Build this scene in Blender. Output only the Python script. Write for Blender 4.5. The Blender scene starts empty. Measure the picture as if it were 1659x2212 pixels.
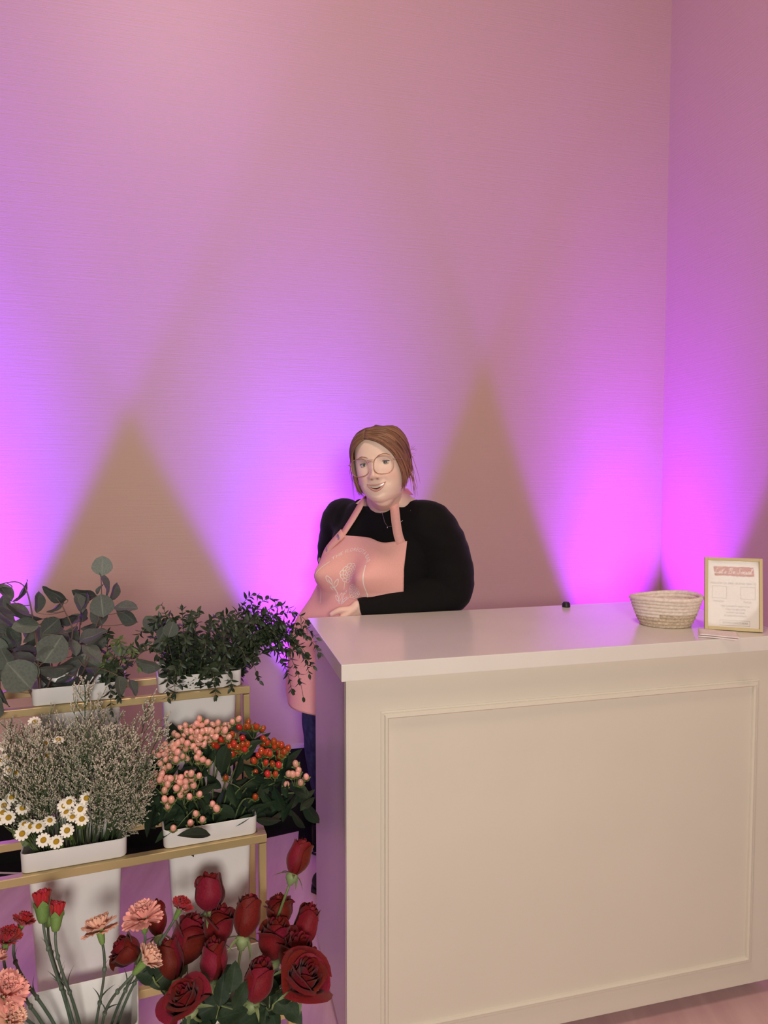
import bpy, bmesh, math, random
import numpy as np
from mathutils import Matrix, Vector, noise as mnoise

rng = random.Random(7)
pi = math.pi
scene = bpy.context.scene
col = scene.collection

# ------------------------------------------------------------------ camera
FPX = 1500.0
PITCH = math.radians(2.9)
cam_d = bpy.data.cameras.new('camera')
cam_d.sensor_fit = 'VERTICAL'
cam_d.sensor_height = 24.0
cam_d.lens = FPX * 24.0 / 2212.0
cam_d.clip_start = 0.02
cam = bpy.data.objects.new('camera', cam_d)
col.objects.link(cam)
cam.location = (0, 0, 1.5)
cam.rotation_euler = (pi / 2 - PITCH, 0, 0)
scene.camera = cam

# ------------------------------------------------------------------ world, room lamps, exposure
world = bpy.data.worlds.new('room_ambient')
scene.world = world
world.use_nodes = True
bg = world.node_tree.nodes['Background']
bg.inputs[0].default_value = (1.0, 0.84, 0.72, 1)
bg.inputs[1].default_value = 0.05
scene.view_settings.view_transform = 'Standard'
scene.view_settings.look = 'None'
scene.view_settings.gamma = 1
scene.view_settings.use_curve_mapping = False
scene.view_settings.exposure = 0.0


def area_light(name, loc, target, size, power, color):
    l = bpy.data.lights.new(name, 'AREA')
    l.shape = 'DISK'
    l.size = size
    l.energy = power
    l.color = color
    o = bpy.data.objects.new(name, l)
    col.objects.link(o)
    o.location = loc
    o.rotation_euler = (Vector(target) - Vector(loc)).to_track_quat('-Z', 'Y').to_euler()
    return o


# warm lamps of the room behind the photographer
area_light('room_lamp', (0.35, -1.5, 1.80), (0.0, 2.0, 0.9), 0.6, 62, (1.0, 0.95, 0.85))
area_light('ceiling_lamp', (-0.4, 0.5, 4.6), (0.2, 2.5, 1.6), 0.9, 52, (1.0, 0.74, 0.60))

# ------------------------------------------------------------------ frames
YAW = math.radians(14.3)


class Frame:
    def __init__(s, ox, oy, yaw):
        s.o = Vector((ox, oy, 0)); s.yaw = yaw
        s.ex = Vector((math.cos(yaw), math.sin(yaw), 0)); s.ey = Vector((-math.sin(yaw), math.cos(yaw), 0))

    def p(s, x, y, z=0):
        return s.o + s.ex * x + s.ey * y + Vector((0, 0, z))

    def m(s, x=0, y=0, z=0):
        return Matrix.Translation(s.p(x, y, z)) @ Matrix.Rotation(s.yaw, 4, 'Z')


F = Frame(-0.10, 1.606, YAW)            # the bar counter and the room
SH = Frame(-0.336, 1.72, math.radians(20))   # the flower stand


def P(px, py, Y):
    """point of the place seen at a pixel of the photograph, at distance Y"""
    dx = (px - 829.5) / FPX; dy = (1106 - py) / FPX
    r = Vector((dx, math.cos(PITCH) + dy * math.sin(PITCH), -math.sin(PITCH) + dy * math.cos(PITCH)))
    r *= Y / r.y
    return r + Vector((0, 0, 1.5))


# ------------------------------------------------------------------ materials
MATS = {}


def mat(name, color, rough=0.5, metallic=0.0, spec=0.5, var=0.0, nscale=30.0, bump=0.0, bscale=200.0,
        stretch=(1, 1, 1), transmission=0.0, sheen=0.0, color2=None, cfac=None, coat=0.0, coords='Object', subsurf=0.0,
        objvar=0.0, alpha=1.0, emit=None, estr=0.0, backs=None):
    if name in MATS:
        return MATS[name]
    m = bpy.data.materials.new(name)
    m.use_nodes = True
    nt = m.node_tree
    b = nt.nodes['Principled BSDF']
    b.inputs['Roughness'].default_value = rough
    b.inputs['Metallic'].default_value = metallic
    b.inputs['Specular IOR Level'].default_value = spec
    b.inputs['Transmission Weight'].default_value = transmission
    b.inputs['Sheen Weight'].default_value = sheen
    b.inputs['Coat Weight'].default_value = coat
    b.inputs['Alpha'].default_value = alpha
    if subsurf:
        b.inputs['Subsurface Weight'].default_value = subsurf
        b.inputs['Subsurface Radius'].default_value = (0.02, 0.008, 0.004)
        b.inputs['Subsurface Scale'].default_value = 0.4
    c = tuple(color) + (1,)
    b.inputs['Base Color'].default_value = c
    m.diffuse_color = c
    if emit:
        b.inputs['Emission Color'].default_value = tuple(emit) + (1,)
        b.inputs['Emission Strength'].default_value = estr
    tc = nt.nodes.new('ShaderNodeTexCoord')
    mp = nt.nodes.new('ShaderNodeMapping')
    mp.inputs['Scale'].default_value = stretch
    nt.links.new(tc.outputs[coords], mp.inputs['Vector'])
    last = None
    if var or color2:
        n = nt.nodes.new('ShaderNodeTexNoise')
        n.inputs['Scale'].default_value = nscale
        n.inputs['Detail'].default_value = 5
        nt.links.new(mp.outputs[0], n.inputs['Vector'])
        mix = nt.nodes.new('ShaderNodeMix'); mix.data_type = 'RGBA'
        if color2:
            a_, b_ = c, tuple(color2) + (1,)
        else:
            a_ = tuple(max(0, x * (1 - var)) for x in color) + (1,)
            b_ = tuple(min(1, x * (1 + var)) for x in color) + (1,)
        mix.inputs[6].default_value = a_; mix.inputs[7].default_value = b_
        rp = nt.nodes.new('ShaderNodeMapRange')
        rp.inputs[1].default_value = 0.35; rp.inputs[2].default_value = 0.65
        nt.links.new(n.outputs['Fac'], rp.inputs[0])
        nt.links.new(rp.outputs[0], mix.inputs[0])
        last = mix.outputs[2]
    if objvar:
        oi = nt.nodes.new('ShaderNodeObjectInfo')
        hs = nt.nodes.new('ShaderNodeHueSaturation')
        r1 = nt.nodes.new('ShaderNodeMapRange')
        r1.inputs[3].default_value = 1 - objvar; r1.inputs[4].default_value = 1 + objvar
        nt.links.new(oi.outputs['Random'], r1.inputs[0])
        nt.links.new(r1.outputs[0], hs.inputs['Value'])
        r2 = nt.nodes.new('ShaderNodeMapRange')
        r2.inputs[3].default_value = 0.5 + objvar * 0.06; r2.inputs[4].default_value = 0.5 - objvar * 0.06
        nt.links.new(oi.outputs['Random'], r2.inputs[0])
        nt.links.new(r2.outputs[0], hs.inputs['Hue'])
        if last:
            nt.links.new(last, hs.inputs['Color'])
        else:
            hs.inputs['Color'].default_value = c
        last = hs.outputs[0]
    if last:
        nt.links.new(last, b.inputs['Base Color'])
    if bump:
        n2 = nt.nodes.new('ShaderNodeTexNoise')
        n2.inputs['Scale'].default_value = bscale
        n2.inputs['Detail'].default_value = 4
        nt.links.new(mp.outputs[0], n2.inputs['Vector'])
        bp = nt.nodes.new('ShaderNodeBump')
        bp.inputs['Strength'].default_value = bump
        bp.inputs['Distance'].default_value = 0.004
        nt.links.new(n2.outputs['Fac'], bp.inputs['Height'])
        nt.links.new(bp.outputs[0], b.inputs['Normal'])
    MATS[name] = m
    return m


def leaf_mat(name, color, vein, rough=0.5, objvar=0.25, width=0.02, trans=0.12, spec=0.4):
    """leaf colour with a paler midrib along the leaf's own length"""
    m = mat(name, color, rough=rough, spec=spec, var=0.15, nscale=14, objvar=objvar)
    nt = m.node_tree
    b = nt.nodes['Principled BSDF']
    src = b.inputs['Base Color'].links[0].from_socket
    at = nt.nodes.new('ShaderNodeAttribute'); at.attribute_name = 'rib'
    mix = nt.nodes.new('ShaderNodeMix'); mix.data_type = 'RGBA'
    mix.inputs[7].default_value = tuple(vein) + (1,)
    nt.links.new(src, mix.inputs[6])
    ml = nt.nodes.new('ShaderNodeMath'); ml.operation = 'MULTIPLY'; ml.inputs[1].default_value = 0.75
    pw = nt.nodes.new('ShaderNodeMath'); pw.operation = 'POWER'; pw.inputs[1].default_value = 7.0
    nt.links.new(at.outputs['Fac'], pw.inputs[0])
    nt.links.new(pw.outputs[0], ml.inputs[0])
    nt.links.new(ml.outputs[0], mix.inputs[0])
    nt.links.new(mix.outputs[2], b.inputs['Base Color'])
    tr = nt.nodes.new('ShaderNodeBsdfTranslucent')
    nt.links.new(mix.outputs[2], tr.inputs['Color'])
    ms = nt.nodes.new('ShaderNodeMixShader'); ms.inputs[0].default_value = trans
    out = nt.nodes['Material Output']
    nt.links.new(b.outputs[0], ms.inputs[1]); nt.links.new(tr.outputs[0], ms.inputs[2])
    nt.links.new(ms.outputs[0], out.inputs[0])
    return m


def attr_mat(name, attr='col', rough=0.5, subsurf=0.0, spec=0.4, bump=0.0, bscale=300, sheen=0.0):
    """colour carried by the thing itself in a colour attribute"""
    m = mat(name, (0.5, 0.5, 0.5), rough=rough, spec=spec, subsurf=subsurf, bump=bump, bscale=bscale, sheen=sheen)
    nt = m.node_tree
    at = nt.nodes.new('ShaderNodeAttribute'); at.attribute_name = attr
    nt.links.new(at.outputs['Color'], nt.nodes['Principled BSDF'].inputs['Base Color'])
    return m


def wall_material(name, color, bump=0.26):
    m = mat(name, color, rough=0.45, spec=0.35)
    nt = m.node_tree
    b = nt.nodes['Principled BSDF']
    tc = nt.nodes.new('ShaderNodeTexCoord')
    hs = None
    for k, (sc, st, amt, det) in enumerate((((1.2, 1.2, 60), 3.0, 0.55, 3), ((3, 3, 260), 2.0, 0.3, 2), ((60, 60, 60), 3.0, 0.22, 2), ((0.5, 0.5, 2.5), 1.0, 0.8, 2))):
        mp = nt.nodes.new('ShaderNodeMapping'); mp.inputs['Scale'].default_value = sc
        mp.inputs['Rotation'].default_value = (0, 0.015 * (k - 1), 0)
        nt.links.new(tc.outputs['Object'], mp.inputs['Vector'])
        n = nt.nodes.new('ShaderNodeTexNoise'); n.inputs['Scale'].default_value = st; n.inputs['Detail'].default_value = det
        nt.links.new(mp.outputs[0], n.inputs['Vector'])
        ml = nt.nodes.new('ShaderNodeMath'); ml.operation = 'MULTIPLY'; ml.inputs[1].default_value = amt
        nt.links.new(n.outputs['Fac'], ml.inputs[0])
        if hs is None:
            hs = ml.outputs[0]
        else:
            ad = nt.nodes.new('ShaderNodeMath'); ad.operation = 'ADD'
            nt.links.new(hs, ad.inputs[0]); nt.links.new(ml.outputs[0], ad.inputs[1]); hs = ad.outputs[0]
    bp = nt.nodes.new('ShaderNodeBump'); bp.inputs['Strength'].default_value = bump; bp.inputs['Distance'].default_value = 0.0022
    nt.links.new(hs, bp.inputs['Height']); nt.links.new(bp.outputs[0], b.inputs['Normal'])
    return m


# ------------------------------------------------------------------ mesh helpers
class MB:
    def __init__(s):
        s.v = []; s.f = []; s.rib = []

    def add(s, v, f, M=None):
        o = len(s.v)
        if M is not None:
            v = [M @ Vector(p) for p in v]
        s.v += [tuple(p) for p in v]
        s.f += [tuple(i + o for i in q) for q in f]
        return s

    def box(s, x0, x1, y0, y1, z0, z1, M=None):
        v = [(x, y, z) for z in (z0, z1) for y in (y0, y1) for x in (x0, x1)]
        f = [(0, 2, 3, 1), (4, 5, 7, 6), (0, 1, 5, 4), (2, 6, 7, 3), (0, 4, 6, 2), (1, 3, 7, 5)]
        return s.add(v, f, M)

    def tube(s, pts, rad, n=6, caps=True, M=None):
        pts = [Vector(p) for p in pts]
        if not hasattr(rad, '__len__'):
            rad = [rad] * len(pts)
        v = []; f = []
        up = None
        for i, p in enumerate(pts):
            t = (pts[min(i + 1, len(pts) - 1)] - pts[max(i - 1, 0)])
            if t.length < 1e-9:
                t = Vector((0, 0, 1))
            t.normalize()
            if up is None:
                up = t.orthogonal().normalized()
            else:
                up = (up - t * up.dot(t))
                up = up.normalized() if up.length > 1e-6 else t.orthogonal().normalized()
            b = t.cross(up)
            for k in range(n):
                a = 2 * pi * k / n
                v.append(p + (up * math.cos(a) + b * math.sin(a)) * rad[i])
        for i in range(len(pts) - 1):
            for k in range(n):
                f.append((i * n + k, i * n + (k + 1) % n, (i + 1) * n + (k + 1) % n, (i + 1) * n + k))
        if caps:
            f.append(tuple(range(n - 1, -1, -1))); f.append(tuple((len(pts) - 1) * n + k for k in range(n)))
        return s.add(v, f, M)

    def lathe(s, prof, n=24, M=None, sx=1.0, sy=1.0):
        v = []; f = []
        for (r, z) in prof:
            for k in range(n):
                a = 2 * pi * k / n
                v.append((r * math.cos(a) * sx, r * math.sin(a) * sy, z))
        for i in range(len(prof) - 1):
            for k in range(n):
                f.append((i * n + k, i * n + (k + 1) % n, (i + 1) * n + (k + 1) % n, (i + 1) * n + k))
        f.append(tuple(range(n - 1, -1, -1))); f.append(tuple((len(prof) - 1) * n + k for k in range(n)))
        return s.add(v, f, M)

    def ell(s, c, r, n=12, m=8, M=None):
        v = [(c[0], c[1], c[2] - r[2])]; f = []
        for i in range(1, m):
            ph = -pi / 2 + pi * i / m
            for k in range(n):
                a = 2 * pi * k / n
                v.append((c[0] + r[0] * math.cos(ph) * math.cos(a), c[1] + r[1] * math.cos(ph) * math.sin(a), c[2] + r[2] * math.sin(ph)))
        v.append((c[0], c[1], c[2] + r[2]))
        for k in range(n):
            f.append((0, 1 + (k + 1) % n, 1 + k))
        for i in range(m - 2):
            for k in range(n):
                f.append((1 + i * n + k, 1 + i * n + (k + 1) % n, 1 + (i + 1) * n + (k + 1) % n, 1 + (i + 1) * n + k))
        o = 1 + (m - 2) * n; t = len(v) - 1
        for k in range(n):
            f.append((o + k, o + (k + 1) % n, t))
        return s.add(v, f, M)

    def grid(s, fn, nu, nv, M=None, flip=False):
        v = [fn(i / nu, j / nv) for j in range(nv + 1) for i in range(nu + 1)]
        f = []
        for j in range(nv):
            for i in range(nu):
                q = (j * (nu + 1) + i, j * (nu + 1) + i + 1, (j + 1) * (nu + 1) + i + 1, (j + 1) * (nu + 1) + i)
                f.append(q[::-1] if flip else q)
        return s.add(v, f, M)

    def mesh(s, name, material=None, smooth=False, fix=False):
        me = bpy.data.meshes.new(name)
        me.from_pydata(s.v, [], s.f)
        if fix:
            bm = bmesh.new(); bm.from_mesh(me); bmesh.ops.recalc_face_normals(bm, faces=bm.faces); bm.to_mesh(me); bm.free()
        if smooth:
            me.polygons.foreach_set('use_smooth', [True] * len(me.polygons))
        if material:
            me.materials.append(material)
        return me


def bevel_mesh(me, w, seg=2):
    bm = bmesh.new(); bm.from_mesh(me)
    bmesh.ops.recalc_face_normals(bm, faces=bm.faces)
    bmesh.ops.bevel(bm, geom=[e for e in bm.edges if e.calc_face_angle(0) > 0.5], offset=w, segments=seg, profile=0.6, affect='EDGES')
    bm.to_mesh(me); bm.free()
    return me


def smooth_by_angle(me, deg=35):
    me.polygons.foreach_set('use_smooth', [True] * len(me.polygons))
    try:
        me.set_sharp_from_angle(angle=math.radians(deg))
    except Exception:
        pass
    return me


def wm(o):
    M = o.matrix_basis.copy()
    p = o.parent
    while p:
        M = p.matrix_basis @ M; p = p.parent
    return M


def thing(name, label, cat, M, group=None):
    o = bpy.data.objects.new(name, None)
    o.empty_display_size = 0.02
    col.objects.link(o)
    o.matrix_basis = M if isinstance(M, Matrix) else Matrix.Translation(M)
    return tag(o, label, cat, group)


def tag(o, label, cat, group=None):
    o['label'] = label; o['category'] = cat
    if group:
        o['group'] = group
    return o


def obj(name, me, parent=None, M=None, local=None, kind=None):
    """M: placement in the room; local: placement in the parent"""
    o = bpy.data.objects.new(name, me)
    col.objects.link(o)
    if parent:
        o.parent = parent
        if local is not None:
            o.matrix_basis = local
        elif M is not None:
            o.matrix_basis = wm(parent).inverted() @ M
    elif M is not None:
        o.matrix_basis = M
    if kind:
        o['kind'] = kind
    return o


def basis(pos, yaxis, normal, sx=1, sy=1, sz=1):
    y = Vector(yaxis).normalized()
    z = Vector(normal); z = (z - y * z.dot(y))
    z = z.normalized() if z.length > 1e-6 else y.orthogonal().normalized()
    x = y.cross(z)
    M = Matrix(((x.x * sx, y.x * sy, z.x * sz, pos[0]), (x.y * sx, y.y * sy, z.y * sz, pos[1]), (x.z * sx, y.z * sy, z.z * sz, pos[2]), (0, 0, 0, 1)))
    return M


def bez(a, b, c, d, n=10):
    out = []
    for i in range(n + 1):
        t = i / n
        out.append(a * (1 - t) ** 3 + b * 3 * t * (1 - t) ** 2 + c * 3 * t * t * (1 - t) + d * t ** 3)
    return out


def leaf_mesh(name, material, width=0.5, peak=0.45, tip=1.0, fold=0.1, droop=0.15, nu=4, nv=7, wave=0.0, notch=0.0):
    """leaf of length 1 along +y, normal +z"""
    mb = MB(); rib = []

    def fn(u, v):
        s = u * 2 - 1
        if v < peak:
            w = math.sin(v / peak * pi / 2) ** 0.75
        else:
            q = (v - peak) / (1 - peak)
            w = max(0.0, math.cos(q * pi / 2)) ** tip
        w *= width / 2
        x = s * w
        z = abs(s) * w * fold * 2 - droop * v * v + wave * math.sin(v * 9 + s * 2) * 0.03
        return (x, v + notch * (1 - abs(s)) * 0, z)
    mb.grid(fn, nu, nv)
    me = mb.mesh(name, material, smooth=True)
    a = me.attributes.new('rib', 'FLOAT', 'POINT')
    vals = []
    for j in range(nv + 1):
        for i in range(nu + 1):
            vals.append(1.0 if i == nu // 2 else 0.0)
    a.data.foreach_set('value', vals)
    return me


def remesh(mb, name, voxel, material, iters=4, fac=0.5):
    me = mb.mesh(name + '_raw', None, fix=True)
    o = bpy.data.objects.new('tmp', me); col.objects.link(o)
    md = o.modifiers.new('r', 'REMESH'); md.mode = 'VOXEL'; md.voxel_size = voxel
    if iters:
        sm = o.modifiers.new('s', 'SMOOTH'); sm.iterations = iters; sm.factor = fac
    dg = bpy.context.evaluated_depsgraph_get(); dg.update()
    out = bpy.data.meshes.new_from_object(o.evaluated_get(dg))
    bpy.data.objects.remove(o); bpy.data.meshes.remove(me)
    out.name = name
    out.materials.clear()
    if material:
        out.materials.append(material)
    out.polygons.foreach_set('use_smooth', [True] * len(out.polygons))
    return out


def text_pts(body, size, shear=0.0, align='CENTER', spacing=1.0, res=3):
    """flat filled lettering as verts and faces, in x/y"""
    c = bpy.data.curves.new('t', 'FONT')
    c.body = body; c.size = size; c.shear = shear; c.align_x = align; c.space_character = spacing
    c.resolution_u = res
    o = bpy.data.objects.new('t', c); col.objects.link(o)
    dg = bpy.context.evaluated_depsgraph_get(); dg.update()
    me = bpy.data.meshes.new_from_object(o.evaluated_get(dg))
    v = [tuple(p.co) for p in me.vertices]; f = [tuple(q.vertices) for q in me.polygons]
    bpy.data.objects.remove(o); bpy.data.curves.remove(c); bpy.data.meshes.remove(me)
    return v, f
# ------------------------------------------------------------------ the room
WALL_Y = 1.349; CORNER_X = 1.838
m_wall = wall_material('wall_paint', (0.57, 0.385, 0.315))
m_black = mat('black_skirting', (0.006, 0.005, 0.006), rough=0.6, spec=0.2)
m_trimw = mat('pale_trim', (0.55, 0.45, 0.42), rough=0.4)


def structure(name, mb, material, M, smooth=False, parent=None):
    o = obj(name, mb.mesh(name, material, smooth), parent, M)
    o['kind'] = 'structure'
    return o


structure('wall_back', MB().box(-4.5, CORNER_X + 0.12, WALL_Y, WALL_Y + 0.12, 0, 4.9), m_wall, F.m())
structure('wall_right', MB().box(CORNER_X, CORNER_X + 0.12, -3.2, WALL_Y, 0, 4.9), m_wall, F.m())
structure('baseboard_back', MB().box(-4.5, CORNER_X - 0.022, WALL_Y - 0.022, WALL_Y - 0.001, 0.0, 0.345), m_black, F.m())
structure('baseboard_right', MB().box(CORNER_X - 0.022, CORNER_X - 0.001, -3.2, WALL_Y - 0.001, 0.0, 0.345), m_black, F.m())
structure('trim_1', MB().box(-4.5, CORNER_X - 0.026, WALL_Y - 0.026, WALL_Y - 0.001, 0.345, 0.358), m_trimw, F.m())
structure('trim_2', MB().box(CORNER_X - 0.026, CORNER_X - 0.001, -3.2, WALL_Y - 0.001, 0.345, 0.358), m_trimw, F.m())
m_floor = mat('dark_floor', (0.008, 0.006, 0.007), rough=0.6, spec=0.2, var=0.3, nscale=8)
structure('floor', MB().box(-4.5, CORNER_X + 0.12, -4.5, WALL_Y + 0.12, -0.05, 0), m_floor, F.m())

# pale wood-look sheet laid over the dark floor
m_sheet = mat('pale_wood_sheet', (0.58, 0.36, 0.37), rough=0.38, spec=0.4, color2=(0.68, 0.45, 0.45), nscale=3.0, stretch=(7, 1.0, 1), bump=0.05, bscale=20)
poly = [(-3.2, 2.05), (-1.383, 2.50), (-0.502, 2.795), (-0.36, 2.86), (-0.35, 2.74), (1.35, 3.15), (2.2, 0.2), (2.2, -2.5), (-3.2, -2.5)]
mb = MB()
n = len(poly)
mb.add([(x, y, 0.0005) for x, y in poly] + [(x, y, 0.006) for x, y in poly],
       [tuple(range(n, 2 * n))[::-1]] + [(i, (i + 1) % n, n + (i + 1) % n, n + i) for i in range(n)])
o = obj('floor_sheet', mb.mesh('floor_sheet', m_sheet, fix=True))
tag(o, 'pale wood look floor sheet lit magenta, its back edge short of the dark skirting', 'flooring')

# ------------------------------------------------------------------ uplights along the wall
m_housing = mat('uplight_black', (0.012, 0.012, 0.013), rough=0.45)
m_lens = mat('uplight_lens', (0.5, 0.2, 0.9), rough=0.3, emit=(0.55, 0.12, 1.0), estr=4.0)


def uplight(lx, ly, cone, tilt, lean, power, color, label, blend=0.25, rad=0.035):
    t = thing('uplight', label, 'uplight', F.m(lx, ly, 0), 'uplights along the wall')
    b = MB().lathe([(0.06, 0.03), (0.065, 0.04), (0.065, 0.13), (0.058, 0.14), (0.058, 0.134)], 24)
    obj('housing', smooth_by_angle(b.mesh('uplight_housing', m_housing)), t, local=Matrix())
    obj('lens', MB().lathe([(0.055, 0.132), (0.055, 0.137)], 24).mesh('uplight_lens', m_lens), t, local=Matrix())
    bk = MB().box(-0.082, -0.074, -0.012, 0.012, 0.006, 0.10).box(0.074, 0.082, -0.012, 0.012, 0.006, 0.10).box(-0.082, 0.082, -0.03, 0.03, 0.006, 0.012)
    bk.box(-0.078, -0.06, -0.006, 0.006, 0.085, 0.097).box(0.06, 0.078, -0.006, 0.006, 0.085, 0.097)
    obj('bracket', bk.mesh('uplight_bracket', m_housing), t, local=Matrix())
    for (ck, pk, tk, bk_) in ((1.0, 1.15, 0.0, blend), (0.90, 1.3, 1.0, 0.8), (0.66, 0.8, 3.0, 1.0), (0.40, 0.8, 5.5, 1.0)):      # wide spill, beam and hot centre
        l = bpy.data.lights.new('uplight_lamp', 'SPOT')
        l.energy = power * pk; l.color = color; l.spot_size = 2 * math.radians(cone * ck); l.spot_blend = bk_; l.shadow_soft_size = rad
        s = bpy.data.objects.new('uplight_lamp', l); col.objects.link(s)
        d = F.ex * math.tan(math.radians(lean)) + F.ey * math.tan(math.radians(tilt + tk)) + Vector((0, 0, 1))
        s.matrix_basis = Matrix.Translation(F.p(lx, ly, 0.16)) @ d.to_track_quat('-Z', 'Y').to_matrix().to_4x4()
    return t


MAG = (0.19, 0.012, 1.0)
uplight(-1.31, WALL_Y - 0.22, 26.3, 0, 0, 900, MAG, 'black round uplight on the floor by the wall, left of the flower stand')
uplight(0.175, WALL_Y - 0.22, 26, 0, -2.2, 540, MAG, 'black round uplight on the floor by the wall, behind the woman')
uplight(1.52, WALL_Y - 0.22, 22.5, 0, 2, 450, (0.27, 0.012, 1.0), 'black round uplight on the floor in the corner of the walls')

# cords lying on the dark floor by the skirting
m_cord = mat('pale_cord', (0.55, 0.42, 0.42), rough=0.5)
for nm, pl, m_, lab in (('power_cord', [(-40, 1906, 0), (0, 1903, 0), (30, 1896, 0), (62, 1880, 0), (100, 1868, 0)], m_cord, 'thin pale cord slanting across the dark floor behind the stand'),
                        ('power_cord', [(-40, 1887, 0), (0, 1888, 0), (40, 1889, 0), (75, 1890, 0), (120, 1886, 0)], m_cord, 'thin pale cord lying straight, crossing the slanting one'),
                        ('power_cord', [(655, 1792, 0), (657, 1812, 0), (661, 1832, 0), (672, 1848, 0), (690, 1853, 0)], m_housing, 'black cord running over the floor sheet edge beside the counter')):
    pts = []
    for (px, py, _) in pl:
        q = P(px, py, 2.0); k = 1.5 / (1.5 - q.z)
        g = Vector((q.x * k, q.y * k, 0.0)); g.z = 0.0045 if m_ is m_cord else 0.0105
        pts.append(g)
    fine = bez(pts[0], pts[1], pts[2], pts[2], 6)[:-1] + bez(pts[2], pts[3], pts[3], pts[4], 6)
    o = obj(nm, MB().tube([q - pts[0] for q in fine], 0.0038, 8).mesh(nm, m_, True), None, Matrix.Translation(pts[0]))
    tag(o, lab, 'cord')

# ------------------------------------------------------------------ bar counter
CT = 1.06; CW = 1.29; CD = 0.56
m_paint = mat('cream_satin_paint', (0.72, 0.67, 0.57), rough=0.3, spec=0.5, var=0.012, nscale=4, bump=0.015, bscale=150)
m_top = mat('cream_counter_top', (0.80, 0.76, 0.70), rough=0.22, spec=0.55, var=0.02, nscale=5)  # whiter than the cabinet paint: overhead light put into the colour
t = thing('bar_counter', 'cream panelled bar counter with a smooth overhanging top, in front of the woman', 'bar counter', F.m())
obj('countertop', bevel_mesh(MB().box(0, CW, 0, CD, CT - 0.041, CT).mesh('countertop', m_top), 0.002), t, local=Matrix())
body = obj('cabinet_body', bevel_mesh(MB().box(0.02, CW - 0.02, 0.02, CD - 0.02, 0.05, CT - 0.0415).mesh('cabinet_body', m_paint), 0.0015), t, local=Matrix())


def moulding(x0, x1, z0, z1, face, side):
    """four mitred strips of panel moulding on the front face"""
    prof = [(0, 0), (0, 0.004), (0.004, 0.005), (0.0055, 0.003), (0.008, 0.0045), (0.010, 0.009), (0.015, 0.010), (0.0185, 0.006), (0.020, 0.0)]
    cs = [(x0, z0), (x1, z0), (x1, z1), (x0, z1)]
    inn = [(1, 1), (-1, 1), (-1, -1), (1, -1)]
    for k in range(4):
        a, b = cs[k], cs[(k + 1) % 4]; ia, ib = inn[k], inn[(k + 1) % 4]
        v = []
        for (c, i_) in ((a, ia), (b, ib)):
            for (w, h) in prof:
                v.append((c[0] + i_[0] * w, face - h, c[1] + i_[1] * w))
        n_ = len(prof)
        f = [(j, j + 1, n_ + j + 1, n_ + j) for j in range(n_ - 1)]
        obj('panel_moulding', MB().add(v, f).mesh('panel_moulding', m_paint, fix=True), t, local=Matrix())


moulding(0.10, CW - 0.10, 0.115, 0.935, 0.0199, 0)
# corner bead on the end panel and plinth line
obj('corner_trim', bevel_mesh(MB().box(0.0145, 0.021, 0.019, 0.030, 0.05, CT - 0.042).box(0.0145, 0.021, 0.034, 0.044, 0.05, CT - 0.042).mesh('corner_trim', m_paint), 0.0015), t, local=Matrix())
m_rub = mat('caster_black', (0.01, 0.01, 0.01), rough=0.5)
m_chr = mat('steel', (0.6, 0.6, 0.6), rough=0.25, metallic=1.0)
for (x, y) in ((0.08, 0.08), (CW - 0.08, 0.08), (0.08, CD - 0.08), (CW - 0.08, CD - 0.08)):
    c = obj('caster', MB().lathe([(0.012, -0.009), (0.021, -0.007), (0.021, 0.007), (0.012, 0.009)], 18, Matrix.Translation((x, y, 0.0285)) @ Matrix.Rotation(pi / 2, 4, 'Y')).mesh('caster', m_rub, True), t, local=Matrix())
    obj('caster_fork', MB().box(x - 0.014, x - 0.010, y - 0.01, y + 0.01, 0.02, 0.05).box(x + 0.010, x + 0.014, y - 0.01, y + 0.01, 0.02, 0.05).mesh('caster_fork', m_chr), c, local=Matrix())

# ------------------------------------------------------------------ rope basket
m_rope = mat('cream_rope', (0.84, 0.73, 0.64), rough=0.9, spec=0.1, var=0.10, nscale=120, bump=0.2, bscale=400)
m_rope2 = mat('tan_rope', (0.62, 0.50, 0.38), rough=0.95, spec=0.1, var=0.22, nscale=160, bump=0.35, bscale=400)
bc = P(1437, 1346, 2.05); bc.z = CT
t = thing('rope_basket', 'oval coiled rope basket, cream above and tan below, on the counter', 'basket', Matrix.Translation(bc) @ Matrix.Rotation(math.radians(-8), 4, 'Z'))
NR = 9
for k in range(NR):
    q = k / (NR - 1)
    rx = 0.068 + 0.030 * q ** 0.8; ry = 0.055 + 0.028 * q ** 0.8
    z = 0.0058 + 0.0098 * k
    split = 3.95
    pts = []; pts2 = []
    for i in range(49):
        a = 2 * pi * i / 48
        zz = z + q * (0.004 * math.cos(a + 0.6) + 0.003 * math.sin(2 * a)) + (a / 2 / pi) * 0
        pts.append(Vector((rx * math.cos(a), ry * math.sin(a), zz)))
    if k == 3:      # the coil where the tan rope changes to cream
        obj('coil', MB().tube(pts[33:38] + pts[38:], 0.0056, 8).mesh('coil', m_rope2, True), t, local=Matrix())
        obj('coil', MB().tube(pts[:34], 0.0056, 8).mesh('coil', m_rope, True), t, local=Matrix())
    else:
        obj('coil', MB().tube(pts, 0.0058 if k < NR - 1 else 0.0068, 8, caps=False).mesh('coil', m_rope2 if k < 3 else m_rope, True), t, local=Matrix())
pts = []
for i in range(140):
    a = i / 140 * 12 * pi; r = i / 140
    pts.append(Vector((0.062 * r * math.cos(a), 0.049 * r * math.sin(a), 0.006)))
obj('base_spiral', MB().tube(pts, 0.0052, 6).mesh('base_spiral', m_rope, True), t, local=Matrix())
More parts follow.
